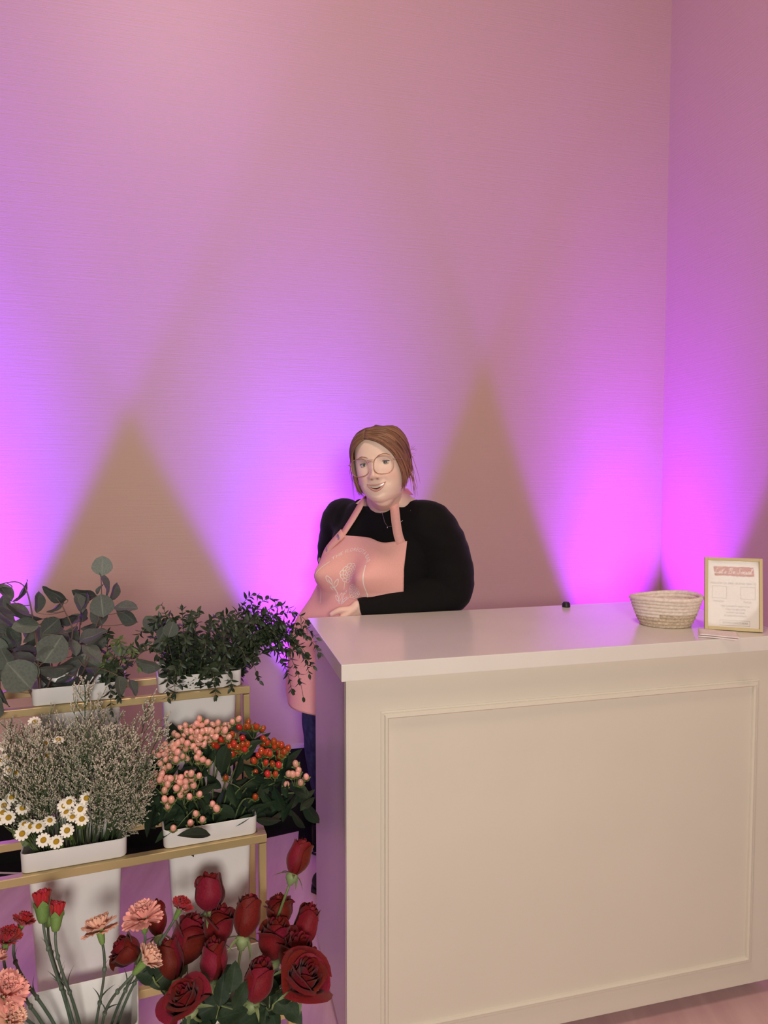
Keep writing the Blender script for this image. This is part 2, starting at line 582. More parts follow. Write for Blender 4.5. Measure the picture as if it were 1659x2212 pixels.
pts = [Vector((-0.03 + 0.005 * i, 0.03 - 0.004 * i + 0.006 * math.sin(i), 0.022 + 0.006 * math.sin(i * 1.7))) for i in range(9)]
obj('rope_tail', MB().tube(pts, 0.003, 6).mesh('rope_tail', m_rope, True), t, local=Matrix())

# ------------------------------------------------------------------ gold photo frame with its sign
m_gold = mat('pale_gold_frame', (0.62, 0.50, 0.27), rough=0.6, metallic=0.1, spec=0.25)
m_paper = mat('white_print_paper', (0.74, 0.66, 0.60), rough=0.5)
m_ink = mat('grey_ink', (0.25, 0.20, 0.18), rough=0.7)
m_ink2 = mat('pale_ink', (0.26, 0.21, 0.19), rough=0.7)
m_brush = mat('dusty_pink_ink', (0.52, 0.20, 0.17), rough=0.6, var=0.12, nscale=60)
m_white = mat('white_ink', (0.85, 0.78, 0.72), rough=0.6)
m_gl = mat('clear_pane', (1, 1, 1), rough=0.03, alpha=0.05, spec=0.3)
FWD, FHT = 0.150, 0.207
fl = P(1522, 1362, 1.985); fl.z = CT + 0.002
M = Matrix.Translation(fl) @ Matrix.Rotation(math.radians(-18), 4, 'Z') @ Matrix.Rotation(math.radians(-9), 4, 'X')
t = thing('photo_frame', 'gold photo frame with a social media sign, at the end of the counter', 'photo frame', M)
prof_w = 0.0085
for nm, bx_ in (('frame_side', (0, prof_w, 0, FHT)), ('frame_side', (FWD - prof_w, FWD, 0, FHT)), ('frame_rail', (prof_w, FWD - prof_w, 0, prof_w)), ('frame_rail', (prof_w, FWD - prof_w, FHT - prof_w, FHT))):
    obj(nm, bevel_mesh(MB().box(bx_[0], bx_[1], -0.004, 0.014, bx_[2], bx_[3]).mesh(nm, m_gold), 0.0008), t, local=Matrix())
obj('back_board', MB().box(0.004, FWD - 0.004, 0.008, 0.012, 0.004, FHT - 0.004).mesh('back_board', m_black), t, local=Matrix())
st = MB().box(0.055, 0.095, 0.0, 0.003, -0.16, 0.0)
obj('easel_leg', st.mesh('easel_leg', m_black), t, local=Matrix.Translation((0, 0.0125, 0.162)) @ Matrix.Rotation(math.radians(24), 4, 'X'))
sheet = obj('sign_sheet', MB().box(0.006, FWD - 0.006, 0.003, 0.0045, 0.006, FHT - 0.006).mesh('sign_sheet', m_paper), t, local=Matrix())
obj('glass_pane', MB().box(0.006, FWD - 0.006, -0.0005, 0.0003, 0.006, FHT - 0.006).mesh('glass_pane', m_gl), t, local=Matrix())


def flat(v, f, x, z, material, name, y=0.0026):
    o_ = obj(name, MB().add([(x + a, y, z + b) for a, b, _ in v], f).mesh(name, material), sheet, local=Matrix())
    return o_


cx = FWD / 2
bv = []
N = 40
r2 = random.Random(3)
for i in range(N + 1):
    bv.append((-0.052 + 0.104 * i / N, 0.0135 + r2.uniform(-1, 1) * 0.0012, 0))
for i in range(N + 1):
    bv.append((-0.050 + 0.103 * i / N + (0.002 if i in (0, N) else 0), -0.0135 + r2.uniform(-1, 1) * 0.0014, 0))
flat(bv, [(i, N + 1 + i, N + 2 + i, i + 1) for i in range(N)], cx, 0.168, m_brush, 'brush_stroke', 0.0028)
def stroke_text(words, h, lw, gap=0.25):
    """single-line handwritten lettering: strokes of points in a unit box"""
    G = {
        'L': (0.75, [[(.55, .95), (.4, 1.0), (.32, .8), (.25, .3), (.12, .02), (.02, .06), (.12, .14), (.4, .03), (.7, .08)]]),
        'e': (0.42, [[(0, .12), (.2, .22), (.32, .36), (.22, .45), (.08, .32), (.08, .1), (.2, .0), (.42, .12)]]),
        't': (0.38, [[(0, .12), (.2, .6), (.25, .85), (.16, .4), (.12, .1), (.2, .0), (.38, .12)], [(.0, .58), (.36, .64)]]),
        "'": (0.18, [[(.12, 1.0), (.08, .78)]]),
        's': (0.36, [[(0, .1), (.2, .46), (.26, .2), (.16, .0), (.04, .06), (.2, .05), (.36, .14)]]),
        'B': (0.75, [[(.22, .95), (.14, .4), (.08, .0)], [(.02, .78), (.2, 1.0), (.5, 1.02), (.55, .8), (.35, .58), (.18, .54), (.45, .5), (.58, .3), (.45, .05), (.2, .0), (.06, .08)]]),
        'S': (0.65, [[(.6, .88), (.48, 1.02), (.3, .9), (.3, .68), (.42, .45), (.4, .18), (.22, .0), (.02, .05), (.02, .18), (.15, .16)]]),
        'o': (0.42, [[(.22, .44), (.06, .34), (.05, .1), (.18, .0), (.32, .14), (.3, .36), (.22, .44), (.3, .34), (.44, .38)]]),
        'c': (0.38, [[(.3, .38), (.18, .45), (.05, .25), (.1, .03), (.22, .0), (.38, .14)]]),
        'i': (0.26, [[(0, .14), (.12, .44), (.08, .12), (.14, .0), (.26, .14)], [(.16, .62), (.17, .66)]]),
        'a': (0.46, [[(.3, .42), (.14, .45), (.04, .2), (.12, .0), (.26, .14), (.32, .44), (.28, .1), (.34, .0), (.46, .14)]]),
        'l': (0.3, [[(0, .14), (.2, .7), (.24, 1.0), (.14, .9), (.1, .3), (.14, .02), (.3, .12)]]),
        ' ': (0.32, []),
    }
    V = []; Fc = []; x = 0
    for ch in words:
        w, strokes = G[ch]
        for stt in strokes:
            pts_ = [(x + a + b * 0.22, b) for a, b in stt]
            # smooth
            sm = []
            for i in range(len(pts_) - 1):
                p0 = pts_[max(i - 1, 0)]; p1 = pts_[i]; p2 = pts_[i + 1]; p3 = pts_[min(i + 2, len(pts_) - 1)]
                for q in range(4):
                    u = q / 4
                    sm.append(tuple(0.5 * ((2 * p1[d]) + (-p0[d] + p2[d]) * u + (2 * p0[d] - 5 * p1[d] + 4 * p2[d] - p3[d]) * u * u + (-p0[d] + 3 * p1[d] - 3 * p2[d] + p3[d]) * u ** 3) for d in (0, 1)))
            sm.append(pts_[-1])
            o_ = len(V)
            for i, p in enumerate(sm):
                a = sm[max(i - 1, 0)]; b = sm[min(i + 1, len(sm) - 1)]
                dx, dy = b[0] - a[0], b[1] - a[1]; L = math.hypot(dx, dy) or 1
                V.append((p[0] - dy / L * lw, p[1] + dx / L * lw)); V.append((p[0] + dy / L * lw, p[1] - dx / L * lw))
            for i in range(len(sm) - 1):
                Fc.append((o_ + 2 * i, o_ + 2 * i + 1, o_ + 2 * i + 3, o_ + 2 * i + 2))
        x += w
    return [((a - x / 2) * h, b * h, 0) for a, b in V], Fc


v, f = stroke_text("Let's Be Social", 0.0155, 0.040)
flat(v, f, cx - 0.001, 0.1615, m_white, 'lettering', 0.0024)
for body, size, x, z, m_ in (('FOLLOW US, LIKE US AND TAG US', 0.0076, cx, 0.131, m_ink2), ('Instagram', 0.0072, 0.038, 0.080, m_ink2), ('TikTok', 0.0072, 0.112, 0.079, m_ink2),
                             ('WE CANNOT WAIT FOR', 0.0066, cx + 0.006, 0.066, m_ink2), ('YOU TO BECOME', 0.0066, cx + 0.006, 0.057, m_ink2), ('A PART OF OUR', 0.0066, cx + 0.006, 0.048, m_ink2),
                             ('FLORECITA FAMILY!', 0.0066, cx + 0.006, 0.039, m_ink2), ('@THEFLORECITABAR', 0.0080, cx + 0.005, 0.0185, m_ink)):
    v, f = text_pts(body, size)
    w_ = max(a for a, _, _ in v) - min(a for a, _, _ in v)
    lim = {'FOLLOW US, LIKE US AND TAG US': 0.118, '@THEFLORECITABAR': 0.066}.get(body)
    if lim:
        v = [(a * lim / w_, b, c) for a, b, c in v]
    flat(v, f, x, z, m_, 'lettering')


def outline(x0, x1, z0, z1, lw, m_, name):
    v = [(x0, z0), (x1, z0), (x1, z1), (x0, z1), (x0 + lw, z0 + lw), (x1 - lw, z0 + lw), (x1 - lw, z1 - lw), (x0 + lw, z1 - lw)]
    obj(name, MB().add([(a, 0.0026, b) for a, b in v], [(i, (i + 1) % 4, 4 + (i + 1) % 4, 4 + i) for i in range(4)]).mesh(name, m_), sheet, local=Matrix())


outline(0.020, 0.058, 0.090, 0.125, 0.0007, m_ink, 'printed_square')
outline(0.094, 0.132, 0.090, 0.125, 0.0007, m_ink, 'printed_square')
outline(0.040, 0.118, 0.0135, 0.0285, 0.0007, m_ink2, 'handle_box')

# ------------------------------------------------------------------ napkins, small black thing behind the basket
m_nap = mat('pale_pink_napkin', (0.90, 0.80, 0.78), rough=0.85, var=0.05, nscale=80, bump=0.2, bscale=300)
nc = P(1550, 1374, 1.905); nc.z = CT
for k in range(2):
    mb = MB()
    s_ = 0.052

    def nf(u, v, k=k, s_=s_):
        return ((u - 0.5) * 2 * s_ * 0.95, (v - 0.5) * 2 * s_ * 0.85, 0.0012 + 0.0035 * k + 0.0022 * k * (1 - v) ** 2 + 0.0009 * math.sin(u * 5 + k))
    mb.grid(nf, 10, 10)
    mb.grid(lambda u, v: (nf(u, v)[0], nf(u, v)[1], nf(u, v)[2] + 0.0022), 10, 10)
    me = mb.mesh('paper_napkin', m_nap, True)
    bm = bmesh.new(); bm.from_mesh(me)
    be = [e for e in bm.edges if e.is_boundary]
    bmesh.ops.bridge_loops(bm, edges=be); bmesh.ops.recalc_face_normals(bm, faces=bm.faces); bm.to_mesh(me); bm.free()
    o = obj('paper_napkin', me, None, Matrix.Translation(nc + Vector((0.003 * k, 0.002 * k, 0))) @ Matrix.Rotation(math.radians(-24 + 3 * k), 4, 'Z'))
    tag(o, ('lower of two folded pale pink napkins lying before the gold frame', 'upper of two folded pale pink napkins lying before the gold frame')[k], 'napkin', 'napkins on the counter')
bp_ = F.p(0.873, 0.525, CT)
o = obj('door_stop', smooth_by_angle(MB().lathe([(0.013, 0.0), (0.014, 0.003), (0.013, 0.012), (0.009, 0.017), (0.003, 0.018)], 20).mesh('door_stop', m_rub)), None, Matrix.Translation(bp_))
tag(o, 'small black rounded object on the counter edge, peeking from behind the basket', 'rubber stop')
# ------------------------------------------------------------------ gold flower stand and its buckets
m_stand = mat('satin_gold_metal', (0.52, 0.40, 0.20), rough=0.38, metallic=0.4, spec=0.5)
m_bucket = mat('white_plastic', (0.78, 0.75, 0.74), rough=0.32, spec=0.5)
m_inside = mat('bucket_water', (0.02, 0.03, 0.02), rough=0.2)
TH = (0.975, 0.70, 0.452)      # top of the rails of each tier
TY = (0.0, -0.215, -0.43)      # front edge of each tier
TX = (0.0, 0.0, 0.018)
SW = 0.83; SD = 0.17; TB = 0.018
stand = thing('flower_stand', 'stepped gold metal flower stand with three tiers of white buckets', 'flower stand', SH.m())


def bar(name, *b):
    obj(name, bevel_mesh(MB().box(*b).mesh(name, m_stand), 0.0012, 1), stand, local=Matrix())


for k in range(3):
    h = TH[k]; y = TY[k]; x1 = TX[k]; x0 = x1 - SW
    bar('front_rail', x0, x1, y, y + TB, h - TB, h)
    bar('back_rail', x0, x1, y + SD - TB, y + SD, h - TB, h)
    for xs in (x0, x1 - TB, x1 - 0.285, x1 - 0.55):
        if xs in (x0, x1 - TB):
            bar('side_rail', xs, xs + TB, y + TB, y + SD - TB, h - TB, h)
    for xs in (x0, x1 - TB):
        bar('post', xs + 0.001, xs + TB - 0.001, y + 0.001, y + TB - 0.001, 0.006, h - TB - 0.003)
        bar('post', xs + 0.001, xs + TB - 0.001, y + SD - TB + 0.001, y + SD - 0.001, 0.006, h - TB - 0.003)


def rrect(wx, wy, r, n=5):
    out = []
    for (sx, sy, a0) in ((1, 1, 0), (-1, 1, pi / 2), (-1, -1, pi), (1, -1, 3 * pi / 2)):
        for i in range(n):
            a = a0 + pi / 2 * i / (n - 1)
            out.append((sx * (wx / 2 - r) + r * math.cos(a), sy * (wy / 2 - r) + r * math.sin(a)))
    return out


RIM = 0.040


def bucket_meshes():
    b = MB(); loops = [(0.152, 0.098, -0.30, 0.012), (0.156, 0.102, -0.302, 0.014), (0.180, 0.126, 0.0005, 0.014), (0.198, 0.150, 0.0005, 0.013), (0.200, 0.152, 0.002, 0.014), (0.202, 0.154, RIM - 0.001, 0.014),
                       (0.200, 0.152, RIM, 0.013), (0.196, 0.148, RIM - 0.001, 0.012), (0.176, 0.122, 0.0, 0.012), (0.165, 0.111, -0.12, 0.012)]
    n_ = 20
    v = []; f = []
    for (wx, wy, z, r) in loops:
        v += [(x, y, z) for x, y in rrect(wx, wy, r)]
    for i in range(len(loops) - 1):
        for k in range(n_):
            f.append((i * n_ + k, i * n_ + (k + 1) % n_, (i + 1) * n_ + (k + 1) % n_, (i + 1) * n_ + k))
    f.append(tuple(range(n_ - 1, -1, -1)))
    b.add(v, f)
    w = MB(); w.add([(x, y, -0.119) for x, y in rrect(0.165, 0.111, 0.012)], [tuple(range(n_))])
    return smooth_by_angle(b.mesh('bucket_shell', m_bucket, fix=True), 40), w.mesh('water_surface', m_inside)


bk_shell, bk_water = bucket_meshes()
BX = (-0.120, -0.395)
BUCK = {}
blab = {(0, 0): 'white rectangular bucket of small leaved greenery, top tier by the counter', (0, 1): 'white rectangular bucket of round leaved eucalyptus on the top tier',
        (1, 0): 'white rectangular bucket of berry stems on the middle tier', (1, 1): 'white rectangular bucket of daisies and filler flowers on the middle tier',
        (2, 0): 'white rectangular bucket of red roses on the bottom tier', (2, 1): 'white rectangular bucket of carnations on the bottom tier'}
for tier in range(3):
    for c_ in range(2):
        M = SH.m(BX[c_] + TX[tier], TY[tier] + SD / 2, TH[tier] + 0.0008)
        t = thing('flower_bucket', blab[(tier, c_)], 'bucket', M, 'white flower buckets')
        obj('bucket_shell', bk_shell, t, local=Matrix())
        obj('water_surface', bk_water, t, local=Matrix())
        BUCK[(tier, c_)] = M

SRNG = random.Random(11)


def foot(tier, c_, fx=0.0, fy=0.0, z=-0.10):
    """a point down inside a bucket; fx, fy in -1..1"""
    return BUCK[(tier, c_)] @ Vector((fx * 0.062, fy * 0.038, z))


def mouth(tier, c_, fx, fy, z=RIM):
    return BUCK[(tier, c_)] @ Vector((fx * 0.085, fy * 0.058, z))


CAMP = Vector((0, 0, 1.5))
RIGHT = Vector((1, 0, 0)); UPV = Vector((0, 0, 1))


def img_dir(ang, toward=0.0, at=None):
    """unit vector from an angle in the picture (0 right, 90 up) and a lean towards the viewer, degrees"""
    a = math.radians(ang); tw = math.radians(toward)
    to = Vector((0, -1, 0))
    if at is not None:
        to = (CAMP - at).normalized()
    d = RIGHT * math.cos(a) + UPV * math.sin(a)
    d = (d - to * d.dot(to)).normalized()
    return (d * math.cos(tw) + to * math.sin(tw)).normalized()


def stem_mesh(name, pts, r0, r1, material, n=5, root=None):
    n_ = len(pts)
    me = MB().tube([p - root for p in pts], [r0 + (r1 - r0) * i / (n_ - 1) for i in range(n_)], n).mesh(name, material, True)
    return me


# leaf, stem and petal materials
m_euc = leaf_mat('silver_dollar_leaf', (0.105, 0.125, 0.105), (0.22, 0.24, 0.20), rough=0.55, objvar=0.32, trans=0.06)
m_eucstem = mat('brown_twig', (0.16, 0.10, 0.08), rough=0.6)
m_small = leaf_mat('small_eucalyptus_leaf', (0.026, 0.043, 0.022), (0.05, 0.072, 0.038), rough=0.45, objvar=0.5, trans=0.08)
m_young = leaf_mat('young_eucalyptus_leaf', (0.11, 0.16, 0.055), (0.15, 0.20, 0.09), rough=0.45, objvar=0.3, trans=0.15)
m_smallstem = mat('green_twig', (0.085, 0.095, 0.045), rough=0.55)
m_hyp = leaf_mat('berry_stem_leaf', (0.022, 0.042, 0.022), (0.035, 0.06, 0.033), rough=0.42, objvar=0.35, trans=0.06)
m_hypstem = mat('berry_twig', (0.10, 0.13, 0.05), rough=0.5)
m_pinkb = mat('pink_berry', (0.72, 0.30, 0.25), rough=0.28, spec=0.5, color2=(0.80, 0.43, 0.32), nscale=90, objvar=0.18)
m_redb = mat('red_berry', (0.36, 0.018, 0.012), rough=0.2, spec=0.5, color2=(0.52, 0.085, 0.02), nscale=90, objvar=0.25)
m_sep = mat('berry_collar', (0.13, 0.19, 0.05), rough=0.5, objvar=0.2)
m_rose = mat('red_rose_petal', (0.150, 0.005, 0.008), rough=0.6, spec=0.2, sheen=0.08, var=0.2, nscale=25, objvar=0.25)
m_rosestem = mat('rose_stem', (0.15, 0.20, 0.07), rough=0.5)
m_sepal = mat('rose_sepal', (0.19, 0.25, 0.11), rough=0.55, objvar=0.2)
m_roseleaf = leaf_mat('rose_leaf', (0.020, 0.038, 0.018), (0.04, 0.065, 0.032), rough=0.62, objvar=0.35, spec=0.25)
m_carp = mat('pink_carnation_petal', (0.86, 0.40, 0.34), rough=0.7, spec=0.2, sheen=0.2, var=0.1, nscale=60, objvar=0.10)
m_carpp = mat('pale_carnation_petal', (0.84, 0.50, 0.37), rough=0.7, spec=0.2, sheen=0.2, var=0.1, nscale=60, objvar=0.10)
m_carr = mat('red_carnation_petal', (0.40, 0.012, 0.022), rough=0.6, spec=0.25, sheen=0.2, var=0.2, nscale=60, objvar=0.18)
m_calyx = mat('carnation_calyx', (0.15, 0.26, 0.065), rough=0.5, var=0.2, nscale=40)
m_cstem = mat('carnation_stem', (0.085, 0.12, 0.085), rough=0.5, var=0.2, nscale=30)
m_dpet = mat('daisy_petal', (0.86, 0.80, 0.72), rough=0.6)
m_ddisc = mat('daisy_disc', (0.62, 0.36, 0.02), rough=0.7, bump=0.6, bscale=900)
m_dstem = mat('daisy_stem', (0.10, 0.14, 0.045), rough=0.55)
m_dleaf = leaf_mat('daisy_leaf', (0.10, 0.15, 0.03), (0.14, 0.19, 0.06), rough=0.5)
m_lstem = mat('filler_stem', (0.055, 0.09, 0.035), rough=0.6)
m_lflo = mat('filler_floret', (0.44, 0.405, 0.32), rough=0.8, objvar=0.32, var=0.35, nscale=60)

# ---- round leaved eucalyptus, top tier left
euc_leaf = [leaf_mesh('leaf', m_euc, width=0.98, peak=0.42, tip=0.55, fold=0.04, droop=0.05, nu=6, nv=8),
            leaf_mesh('leaf', m_euc, width=0.88, peak=0.45, tip=0.62, fold=0.10, droop=0.16, nu=6, nv=8, wave=1),
            leaf_mesh('leaf', m_euc, width=0.72, peak=0.42, tip=0.70, fold=0.16, droop=0.22, nu=6, nv=8, wave=1)]
# branches: polyline of pixels with distance, and leaves (cx, cy, length px, ratio, angle base to tip, distance, shape)
S2 = 360 / 1659.0


def c2(x, y):
    return (x * S2, 1180 + y * S2)


euc_branches = [
    # tall one with the topmost leaf
    ([(150, 1510, 1.66), (170, 1440, 1.64), (215, 1330, 1.62), (218, 1235, 1.62)], [
        (1017, 195, 205, 0.95, 88, 1.62, 0), (1050, 370, 250, 0.28, 95, 1.62, 2), (1145, 455, 190, 0.5, 62, 1.63, 1), (1015, 590, 240, 0.97, 95, 1.58, 0),
        (985, 430, 120, 0.4, 70, 1.64, 2), (1250, 600, 240, 0.5, 170, 1.62, 1), (1255, 700, 260, 0.6, 155, 1.63, 1), (980, 690, 210, 0.8, 110, 1.66, 0)],
     'tall round leaved eucalyptus branch with one leaf topping the whole stand'),
    ([(140, 1510, 1.68), (165, 1420, 1.68), (175, 1330, 1.66), (185, 1290, 1.66)], [
        (840, 485, 240, 0.55, 175, 1.67, 1), (800, 560, 210, 0.6, 100, 1.64, 1), (820, 650, 210, 0.5, 85, 1.65, 2), (860, 545, 170, 0.28, 60, 1.63, 2), (740, 735, 250, 0.45, 190, 1.68, 1),
        (930, 790, 240, 0.5, 15, 1.66, 2)],
     'round leaved eucalyptus branch just left of the tallest one, several leaves edge on'),
    ([(100, 1500, 1.60), (155, 1380, 1.56), (140, 1320, 1.54), (120, 1290, 1.53)], [
        (540, 485, 270, 0.45, 160, 1.53, 1), (390, 555, 215, 0.52, 75, 1.52, 1), (570, 605, 210, 0.25, 25, 1.53, 2), (505, 795, 215, 0.85, 40, 1.53, 0),
        (650, 735, 260, 0.42, 200, 1.60, 2), (750, 905, 130, 0.7, 90, 1.62, 1)],
     'arching round leaved eucalyptus branch with two large pale leaves near its tip'),
    ([(90, 1505, 1.58), (80, 1400, 1.52), (62, 1290, 1.50), (40, 1258, 1.50), (0, 1262, 1.50)], [
        (225, 455, 240, 0.22, 45, 1.5, 2), (60, 455, 210, 0.6, 120, 1.5, 1), (20, 400, 170, 0.3, 170, 1.5, 2), (255, 790, 255, 0.62, 185, 1.48, 0), (260, 690, 400, 0.16, 172, 1.50, 2),
        (150, 640, 300, 0.55, 150, 1.53, 1), (40, 580, 190, 0.6, 80, 1.54, 1), (60, 700, 250, 0.5, 130, 1.56, 1)],
     'thin arching eucalyptus branch curling over at the left edge'),
    ([(95, 1510, 1.56), (85, 1470, 1.49), (80, 1400, 1.46)], [
        (530, 1020, 320, 0.97, 55, 1.46, 0), (455, 1075, 200, 0.8, 30, 1.45, 1), (270, 1030, 300, 0.32, 160, 1.50, 2), (300, 890, 170, 0.5, 240, 1.50, 1), (420, 900, 230, 0.6, 90, 1.58, 1),
        (560, 1235, 340, 0.42, 355, 1.50, 1)],
     'eucalyptus branch bearing the largest round leaf, facing out over the bucket'),
    ([(80, 1510, 1.55), (60, 1480, 1.48), (50, 1440, 1.45)], [
        (190, 1290, 360, 0.93, 130, 1.43, 0), (300, 1250, 200, 0.9, 60, 1.46, 0), (50, 1130, 250, 0.75, 120, 1.47, 1), (230, 1120, 330, 0.45, 150, 1.52, 1), (10, 1470, 300, 0.3, 275, 1.44, 2),
        (-20, 1600, 220, 0.6, 265, 1.44, 1)],
     'low eucalyptus branch with a big dusky green leaf hanging over the rail'),
    ([(165, 1500, 1.60), (185, 1440, 1.54), (200, 1400, 1.52)], [
        (920, 1060, 270, 0.5, 325, 1.50, 1), (920, 880, 290, 0.45, 30, 1.53, 1), (740, 1000, 190, 0.6, 100, 1.56, 1), (700, 1180, 280, 0.5, 20, 1.55, 1), (1200, 1390, 220, 0.62, 285, 1.50, 1),
        (1000, 960, 230, 0.5, 30, 1.60, 1)],
     'eucalyptus branch leaning right with folded leaves above the bucket rim'),
    ([(185, 1500, 1.66), (250, 1420, 1.62), (330, 1400, 1.60), (345, 1360, 1.60)], [
        (1470, 1190, 260, 0.52, 335, 1.55, 1), (1500, 770, 190, 0.8, 120, 1.64, 0), (1590, 985, 180, 0.75, 40, 1.60, 0), (1620, 870, 160, 0.8, 60, 1.60, 0), (1190, 1030, 140, 0.85, 80, 1.56, 0),
        (1700, 830, 170, 0.9, 70, 1.60, 0), (1330, 1400, 180, 0.5, 300, 1.58, 1)],
     'eucalyptus branch reaching right into the small leaved greenery'),
    ([(120, 1505, 1.68), (110, 1420, 1.70), (90, 1370, 1.70)], [
        (700, 1350, 320, 0.3, 10, 1.62, 2), (640, 1300, 250, 0.6, 40, 1.66, 1), (300, 900, 220, 0.6, 100, 1.64, 1), (480, 1380, 240, 0.5, 150, 1.64, 1), (560, 880, 220, 0.6, 70, 1.66, 1), (840, 1280, 260, 0.6, 70, 1.66, 1),
        (900, 1180, 260, 0.6, 110, 1.66, 1), (420, 1200, 260, 0.7, 110, 1.60, 1), (700, 870, 190, 0.6, 60, 1.70, 1)],
     'dark eucalyptus branch deep inside the left bucket'),
    ([(70, 1505, 1.62), (30, 1420, 1.60), (8, 1370, 1.58)], [
        (90, 860, 250, 0.6, 160, 1.58, 1), (50, 980, 240, 0.7, 200, 1.56, 1), (40, 800, 220, 0.45, 140, 1.60, 1), (-40, 700, 240, 0.8, 90, 1.60, 0), (20, 1260, 240, 0.7, 230, 1.52, 1), (-30, 1010, 220, 0.9, 100, 1.55, 0)],
     'shaded eucalyptus branch spreading off the left side of the stand'),
]
ER = random.Random(9)
for q in range(22):
    euc_branches[8 if q % 2 else 9][1].append((ER.uniform(40, 1050) if q % 2 else ER.uniform(-60, 600), ER.uniform(880, 1380), ER.uniform(190, 280), ER.uniform(.45, .9), ER.uniform(20, 160), ER.uniform(1.56, 1.70), ER.choice((0, 1, 1, 2))))
for bi, (pl, leaves, lab) in enumerate(euc_branches):
    pts = [P(x_, y_, Y_ + 0.05) for x_, y_, Y_ in pl]
    b0 = foot(0, 1, (pl[0][0] - 130) / 70, 0.0 if bi % 2 else 0.5)
    cp = [b0] + pts
    # smooth path
    path = []
    for i in range(len(cp) - 1):
        p0 = cp[max(i - 1, 0)]; p1 = cp[i]; p2 = cp[i + 1]; p3 = cp[min(i + 2, len(cp) - 1)]
        for q in range(5):
            u = q / 5
            path.append(0.5 * (2 * p1 + (p2 - p0) * u + (2 * p0 - 5 * p1 + 4 * p2 - p3) * u * u + (3 * p1 - p0 - 3 * p2 + p3) * u ** 3))
    path.append(cp[-1])
    t = thing('eucalyptus_branch', lab, 'eucalyptus', b0, 'round leaved eucalyptus branches')
    obj('stem', stem_mesh('eucalyptus_stem', path, 0.0026, 0.0010, m_eucstem, 6, b0), t, local=Matrix())
    for (cx_, cy_, L, ratio, ang, Y, shp) in leaves:
        px, py = c2(cx_, cy_); Y += 0.05
        ctr = P(px, py, Y)
        Lm = L * S2 * Y / FPX
        to = (CAMP - ctr).normalized()
        ax = img_dir(ang, SRNG.uniform(-12, 12), ctr)
        sd = ax.cross(to).normalized()
        tl = math.acos(min(1, ratio / 0.95)) * (1 if SRNG.random() < 0.7 else -1)
        nrm = (to * math.cos(tl) + sd.cross(ax).normalized() * 0 + sd * math.sin(tl)).normalized()
        base = ctr - ax * Lm * 0.5
        lo_ = obj('leaf', euc_leaf[shp], t, M=basis(base, ax, nrm, Lm, Lm, Lm))
        # petiole to the nearest lower point of the stem
        k = min(range(len(path)), key=lambda i: (path[i] - base).length + max(0, path[i].z - base.z) * 0.8 + (0.08 if i < 3 else 0))
        a = path[k]
        mid = (a + base) / 2 - ax * 0.012
        pet = MB().tube([q - base for q in bez(a, a.lerp(mid, 0.7), mid.lerp(base, 0.5), base, 5)], [0.0011] * 4 + [0.0008] * 2, 4)
        obj('leaf_stalk', pet.mesh('leaf_stalk', m_eucstem, True), lo_, M=Matrix.Translation(base))

# ---- small leaved eucalyptus, top tier right
small_leaf = [leaf_mesh('leaf', m_small, width=0.42, peak=0.4, tip=0.9, fold=0.15, droop=0.15, nu=2, nv=5),
              leaf_mesh('leaf', m_small, width=0.5, peak=0.42, tip=0.8, fold=0.1, droop=0.2, nu=2, nv=5)]
young_leaf = leaf_mesh('leaf', m_young, width=0.36, peak=0.4, tip=0.9, fold=0.15, droop=0.1, nu=2, nv=5)
S3 = 380 / 1659.0


